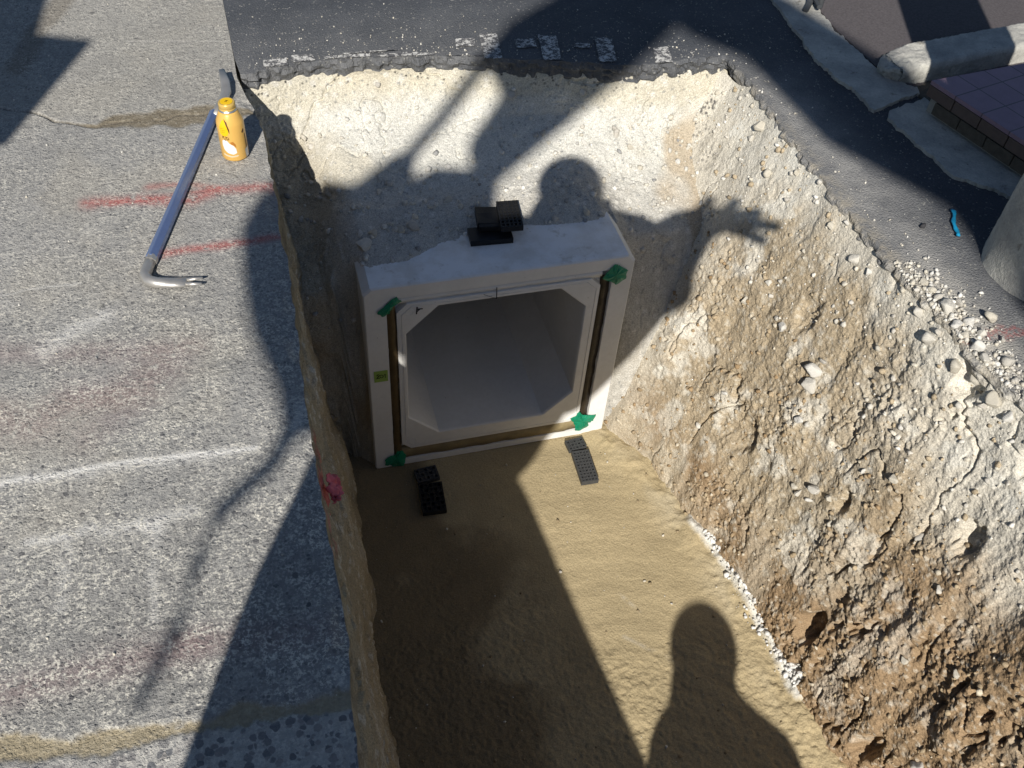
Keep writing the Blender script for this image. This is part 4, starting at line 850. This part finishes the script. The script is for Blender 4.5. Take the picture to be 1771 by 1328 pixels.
for (px, py, s) in [(1596, 390, .010)]:
    V0, F0 = IC[2]; W = stone_v(V0, s, 5); o = link('stone', mesh_np('stone', W, F0, np.tile([.05, .05, .055], (len(W), 1))), M_white_stone); o.location = G(px, py, .005); tag(o, 'small black stone alone on the sunlit asphalt strip', 'stone')

# ------------------------------------------------------------------ people and machine behind the camera (their shadows fall into the picture)
def skin_body(name, joints, bones, mat, parent, root=0, sub=2):
    me = bpy.data.meshes.new(name); me.from_pydata([tuple(j[0]) for j in joints], bones, []); o = bpy.data.objects.new(name, me); COL.objects.link(o); o.parent = parent; me.materials.append(mat)
    m = o.modifiers.new('skin', 'SKIN'); m.use_smooth_shade = True
    for i, j in enumerate(joints):
        r = j[1] if hasattr(j[1], '__len__') else (j[1], j[1]); me.skin_vertices[0].data[i].radius = r
    me.skin_vertices[0].data[root].use_root = True
    s = o.modifiers.new('sub', 'SUBSURF'); s.levels = sub; s.render_levels = sub; return o
def hand(prefix_joints, bones, wrist_i, wrist, dirv, side):
    d = np.array(dirv)/np.linalg.norm(dirv); sd = np.array(side)/np.linalg.norm(side); nrm = np.cross(d, sd)
    pi = len(prefix_joints); prefix_joints.append((wrist+d*.05, .026)); bones.append((wrist_i, pi)); palm = wrist+d*.09
    for k, (off, ln) in enumerate(((-.030, .062), (-.010, .075), (.010, .070), (.030, .055))):
        b = len(prefix_joints); prefix_joints.append((palm+sd*off, .0105)); prefix_joints.append((palm+sd*off*1.15+d*ln*.5-nrm*.008, .009)); prefix_joints.append((palm+sd*off*1.15+d*ln*.85-nrm*.028, .0075)); bones += [(pi, b), (b, b+1), (b+1, b+2)]
    b = len(prefix_joints); prefix_joints.append((wrist+d*.04+sd*-.045, .012)); prefix_joints.append((wrist+d*.08+sd*-.062-nrm*.01, .009)); bones += [(pi, b), (b, b+1)]
def face(parent, hc, fwd, r, helmet):
    fwd = np.array(fwd)/np.linalg.norm(fwd); side = np.cross(fwd, [0, 0, 1]); side /= np.linalg.norm(side); up = np.cross(side, fwd)
    for s in (-1, 1):
        bm = bmesh.new(); bmesh.ops.create_uvsphere(bm, u_segments=12, v_segments=8, radius=.012); o = link('eye', bm_mesh('eye', bm), M_pwhite, parent, True); o.location = hc+fwd*(r*.92)+side*s*.032+up*.005
        bm = bmesh.new(); bmesh.ops.create_uvsphere(bm, u_segments=12, v_segments=8, radius=.022); o = link('ear', bm_mesh('ear', bm), M_skin, parent, True); o.location = hc+side*s*r*.9; o.scale = (.5, .8, 1.2)
    bm = bmesh.new(); tube(bm, [hc+fwd*r*.95+up*.0, hc+fwd*(r+.02)-up*.03], [.008, .015], 8); link('nose', bm_mesh('nose', bm), M_skin, parent, True)
    bm = bmesh.new(); tube(bm, [hc+fwd*r*.9-up*.055-side*.022, hc+fwd*r*.95-up*.055, hc+fwd*r*.9-up*.055+side*.022], .006, 8); link('mouth', bm_mesh('mouth', bm), simple('lips', (.4, .16, .13)), parent, True)
    bm = bmesh.new(); bmesh.ops.create_uvsphere(bm, u_segments=32, v_segments=16, radius=r*1.18)
    bmesh.ops.delete(bm, geom=[v for v in bm.verts if v.co.z < -.02], context='VERTS')
    o = link('helmet' if helmet else 'hair', bm_mesh('helmet', bm), M_helm if helmet else M_shoe, parent, True); o.location = hc+up*.012

ph = empty('person', 'photographer in dark work jacket leaning over the trench, phone in one hand, other spread', 'person', (-.45, -.4, 0)); pb_ = np.array(ph.location)
J = []; Bn = []
def jt(p, r, par=None):
    J.append((np.array(p)-pb_, r)); i = len(J)-1
    if par is not None: Bn.append((par, i))
    return i
hip = jt(S(-.27, -.83, -.10), (.15, .13)); wa = jt(S(-.18, -.60, -.16), (.25, .20), hip); ch = jt(S(-.07, -.36, -.22), (.26, .20), wa); nk_ = jt(S(-.01, -.12, -.26), .065, ch); hd = jt(S(0.0, .02, -.28), .088, nk_); tp_ = jt(S(0, .045, -.28), .07, hd)
lh = jt(S(-.37, -.92, -.06), .13, hip); lk = jt(S(-.40, -1.18, .02), .09, lh); lf = jt((-.48, -.22, .09), .055, lk); lt = jt((-.44, -.04, .045), .045, lf)
rh = jt(S(-.17, -.94, -.08), .105, hip); rk = jt(S(.16, -1.33, -.02), .095, rh); rf_ = jt(S(.42, -1.60, .09), .075, rk); rt_ = jt(S(.42, -1.60, .09)+np.array([-.05, .09, -.12]), .05, rf_)
tr1 = jt(S(.105, -.095, -.25), .115, nk_); rs = jt(S(.19, -.15, -.22), .11, tr1); re_ = jt(S(.34, -.13, -.14), .115, rs); rw = jt(S(.41, -.045, -.10), .055, re_); pal = jt(S(.455, -.015, -.08), .042, rw)
for a_, b_ in (((.480, .025), (.505, .062)), ((.515, .012), (.565, .030)), ((.525, -.008), (.610, -.008)), ((.515, -.030), (.585, -.058))): f1_ = jt(S(*a_, -.07), .020, pal); f2_ = jt(S(*b_, -.06), .017, f1_)
thm = jt(S(.43, .03, -.08), .02, rw); thm2 = jt(S(.44, .065, -.07), .016, thm)
ls = jt(S(-.22, -.18, -.22), .09, ch); le_ = jt(S(-.46, -.26, -.14), .07, ls); lw = jt(S(-.16, -.10, -.02), .045, le_)
fill1 = jt(S(.34, -.20, -.20), .125, rs); fill2 = jt(S(.21, -.38, -.20), .115, fill1); fill3 = jt(S(.07, -.56, -.16), .13, fill2); fill6 = jt(S(-.02, -.70, -.14), .12, fill3); fill_hip = jt(S(-.15, -1.02, -.08), .13, hip); fill4 = jt(S(-.32, -.34, -.20), .16, ch); fill5 = jt(S(-.36, -.60, -.16), .15, fill4); tr3 = jt(S(.21, -.15, -.22), .105, rs); fill7 = jt(S(.20, -.28, -.22), .14, ch); Bn.append((rs, fill7)); tr2 = jt(S(-.12, -.13, -.24), .075, nk_)  # bulges added to the body to fill gaps in its cast shadow
hand(J, Bn, lw, J[lw][0], S(-.03, -.08, -.01)-S(-.16, -.10, -.02), EU)
skin_body('body', J, Bn, M_jacket, ph, 0)
face(ph, J[hd][0], np.array([.25, .8, -.5]), .088, True)
bm = bmesh.new(); add_box(bm, (-.075, -.006, -.078), (.075, -.002, 0), bev=.003)
Mx = Matrix((( RX[0], RF[0], -RD[0], 0), (RX[1], RF[1], -RD[1], 0), (RX[2], RF[2], -RD[2], 0), (0, 0, 0, 1)))
phone = link('smartphone', bm_mesh('smartphone', bm), M_black); phone.matrix_world = Matrix.Translation(Vector(EYE-RF*.012+RX*.055)) @ Mx; tag(phone, 'black smartphone held level by the photographer', 'phone')

p2 = empty('person', 'worker in dark hooded jacket standing upright on the sand in the trench behind', 'person', (.30, -.80, -D)); b2 = np.array(p2.location); J = []; Bn = []
def jw(x, y, z, r, par=None):
    J.append((np.array([x, y, z]), r)); i = len(J)-1
    if par is not None: Bn.append((par, i))
    return i
hip = jw(0, 0, .84, (.15, .12)); ch = jw(0, .02, 1.12, (.17, .13), hip); nk_ = jw(.0, .03, 1.36, .12, ch); hd = jw(-.015, .04, 1.46, .100, nk_); tl = jw(-.08, .02, 1.28, .10, ch); tr = jw(.12, .02, 1.29, .115, ch); tp_ = jw(-.025, .04, 1.565, .062, hd)
for s in (-1, 1):
    a = jw(.09*s, 0, .80, .10, hip); k = jw(.11*s, .02, .46, .07, a); f_ = jw(.12*s, 0, .09, .05, k); jw(.13*s, .15, .045, .045, f_)
    sh_ = jw(.18*s+.04, .01, 1.19, .095, ch); e_ = jw(.25*s, .0, .98, .055, sh_); w_ = jw(.26*s, .09, .74, .038, e_); hand(J, Bn, w_, J[w_][0], (0, .2, -1), (s, 0, 0))
skin_body('body', J, Bn, M_jacket, p2, 0); face(p2, J[hd][0], np.array([.2, 1, -.2]), .086, True)

# excavator standing beyond the near end of the trench, boom swung over the photographer
exb = empty('excavator', 'yellow tracked excavator standing at the near end of the trench with boom raised', 'excavator', (1.25, -3.35, 0)); ebp = np.array(exb.location)
T0 = -3.0; BB = EYE+T0*SUN; nrm2 = np.array([-ER[1], ER[0], 0])
def plate(name, poly, th, mat, T=BB):
    bm = bmesh.new(); fr = [bm.verts.new(T+r*ER+np.array([0, 0, u/.805])+nrm2*th-ebp) for r, u in poly]; bk = [bm.verts.new(T+r*ER+np.array([0, 0, u/.805])-nrm2*th-ebp) for r, u in poly]
    bm.faces.new(fr); bm.faces.new(bk[::-1]); n = len(poly)
    for k in range(n): bm.faces.new((fr[k], bk[k], bk[(k+1) % n], fr[(k+1) % n]))
    return link(name, bm_mesh(name, bm), mat, exb)
plate('boom', [(.26, .64), (.33, .59), (.50, .52), (.70, .27), (1.0, .12), (1.25, -.45), (1.62, -1.45), (1.82, -1.45), (1.60, -.50), (1.30, .28), (.98, .49), (.66, .73), (.42, .86), (.27, .86)], .05, M_yellow)
plate('stick', [(-.33, .12), (-.24, .30), (-.31, .40), (-.26, .51), (-.13, .64), (.05, .80), (.20, .88), (.30, .86), (.28, .62), (.14, .43), (-.02, .27), (-.21, .06), (-.26, .02)], .045, M_yellow)
plate('bucket_cylinder', [(-.535, .05), (-.50, .05), (-.30, .37), (-.27, .42), (-.31, .42), (-.345, .365)], .02, M_grey)
plate('bucket', [(-.78, -.13), (-.75, -.06), (-.64, -.06), (-.56, .03), (-.515, .055), (-.475, .04), (-.49, .012), (-.47, -.02), (-.42, .02), (-.27, .03), (-.22, -.02), (-.2, -.2), (-.3, -.42), (-.5, -.5), (-.55, -.42), (-.65, -.33), (-.71, -.25)], .06, M_grey)
bm = bmesh.new(); tube(bm, [BB+r*ER+np.array([0, 0, u/.805])-ebp for r, u in ((-.49, -.48), (-.505, -.56), (-.57, -.635), (-.572, -.70), (-.565, -.77), (-.58, -.86))], [.02, .018, .017, .015, .012, .010], 10); link('lifting_sling', bm_mesh('lifting_sling', bm), M_grey, exb)
ft = BB+1.72*ER+np.array([0, 0, -1.45/.805])-ebp
bm = bmesh.new(); add_box(bm, (-.75, -.8, .62), (.75, .9, 1.15), bev=.06); link('upper_body', bm_mesh('upper_body', bm), M_yellow, exb)
bm = bmesh.new(); add_box(bm, (.02, -.55, 1.15), (.72, .45, 2.25), bev=.08); cabo = link('cab', bm_mesh('cab', bm), M_yellow, exb)
bm = bmesh.new(); add_box(bm, (.10, .44, 1.45), (.64, .458, 2.1), bev=.01); link('window', bm_mesh('window', bm), M_glass, cabo)
for s in (-1, 1):
    bm = bmesh.new(); add_box(bm, (s*.62-.16, -1.0, .02), (s*.62+.16, 1.0, .52), bev=.16); link('track', bm_mesh('track', bm), M_rub, exb)
bm = bmesh.new(); add_box(bm, (-.45, -.45, .30), (.45, .45, .63), bev=.04); link('undercarriage', bm_mesh('undercarriage', bm), M_grey, exb)
bm = bmesh.new(); add_box(bm, (ft[0]-.12, ft[1]-.14, .9), (ft[0]+.12, ft[1]+.14, ft[2]+.1), bev=.03); link('boom_foot', bm_mesh('boom_foot', bm), M_grey, exb)

# unseen boards on a post, shaped to cast the shadow on the far left slab
sg = empty('unseen_sign', 'unseen steel post with two flat boards added to cast a shadow across the slab', 'sign', S(-1.80, -1.02, -.6)); sg.location.z = 0; sgp = np.array(sg.location)
def board(name, r0, r1, u0, u1, t, mat, cut=0):
    z0, z1 = u0/.805, u1/.805; T = EYE+t*SUN; bm = bmesh.new(); vs = []
    for r, z in ((r0, z0), (r1, z0), (r1-cut, z1), (r0, z1)):
        for d in (.006, -.006): vs.append(bm.verts.new(T+r*ER+np.array([0, 0, z])+nrm2*d-sgp))
    for q in ((0, 2, 4, 6), (1, 7, 5, 3), (0, 1, 3, 2), (2, 3, 5, 4), (4, 5, 7, 6), (6, 7, 1, 0)): bm.faces.new([vs[i] for i in q])
    return link(name, bm_mesh(name, bm), mat, sg)
board('shadow_board', -2.1, -1.47, -.03, .30, -.6, M_grey); board('shadow_board', -2.3, -1.64, .30, 1.0, -.6, M_grey, .36)
tpz = 3.2; bm = bmesh.new(); tube(bm, [(0, 0, 0), (0, 0, tpz)], .03, 14); o = link('post', bm_mesh('post', bm), M_grey, sg)
o.location = Vector(EYE-.6*SUN-1.85*ER)-Vector(sgp); o.location.z = 0
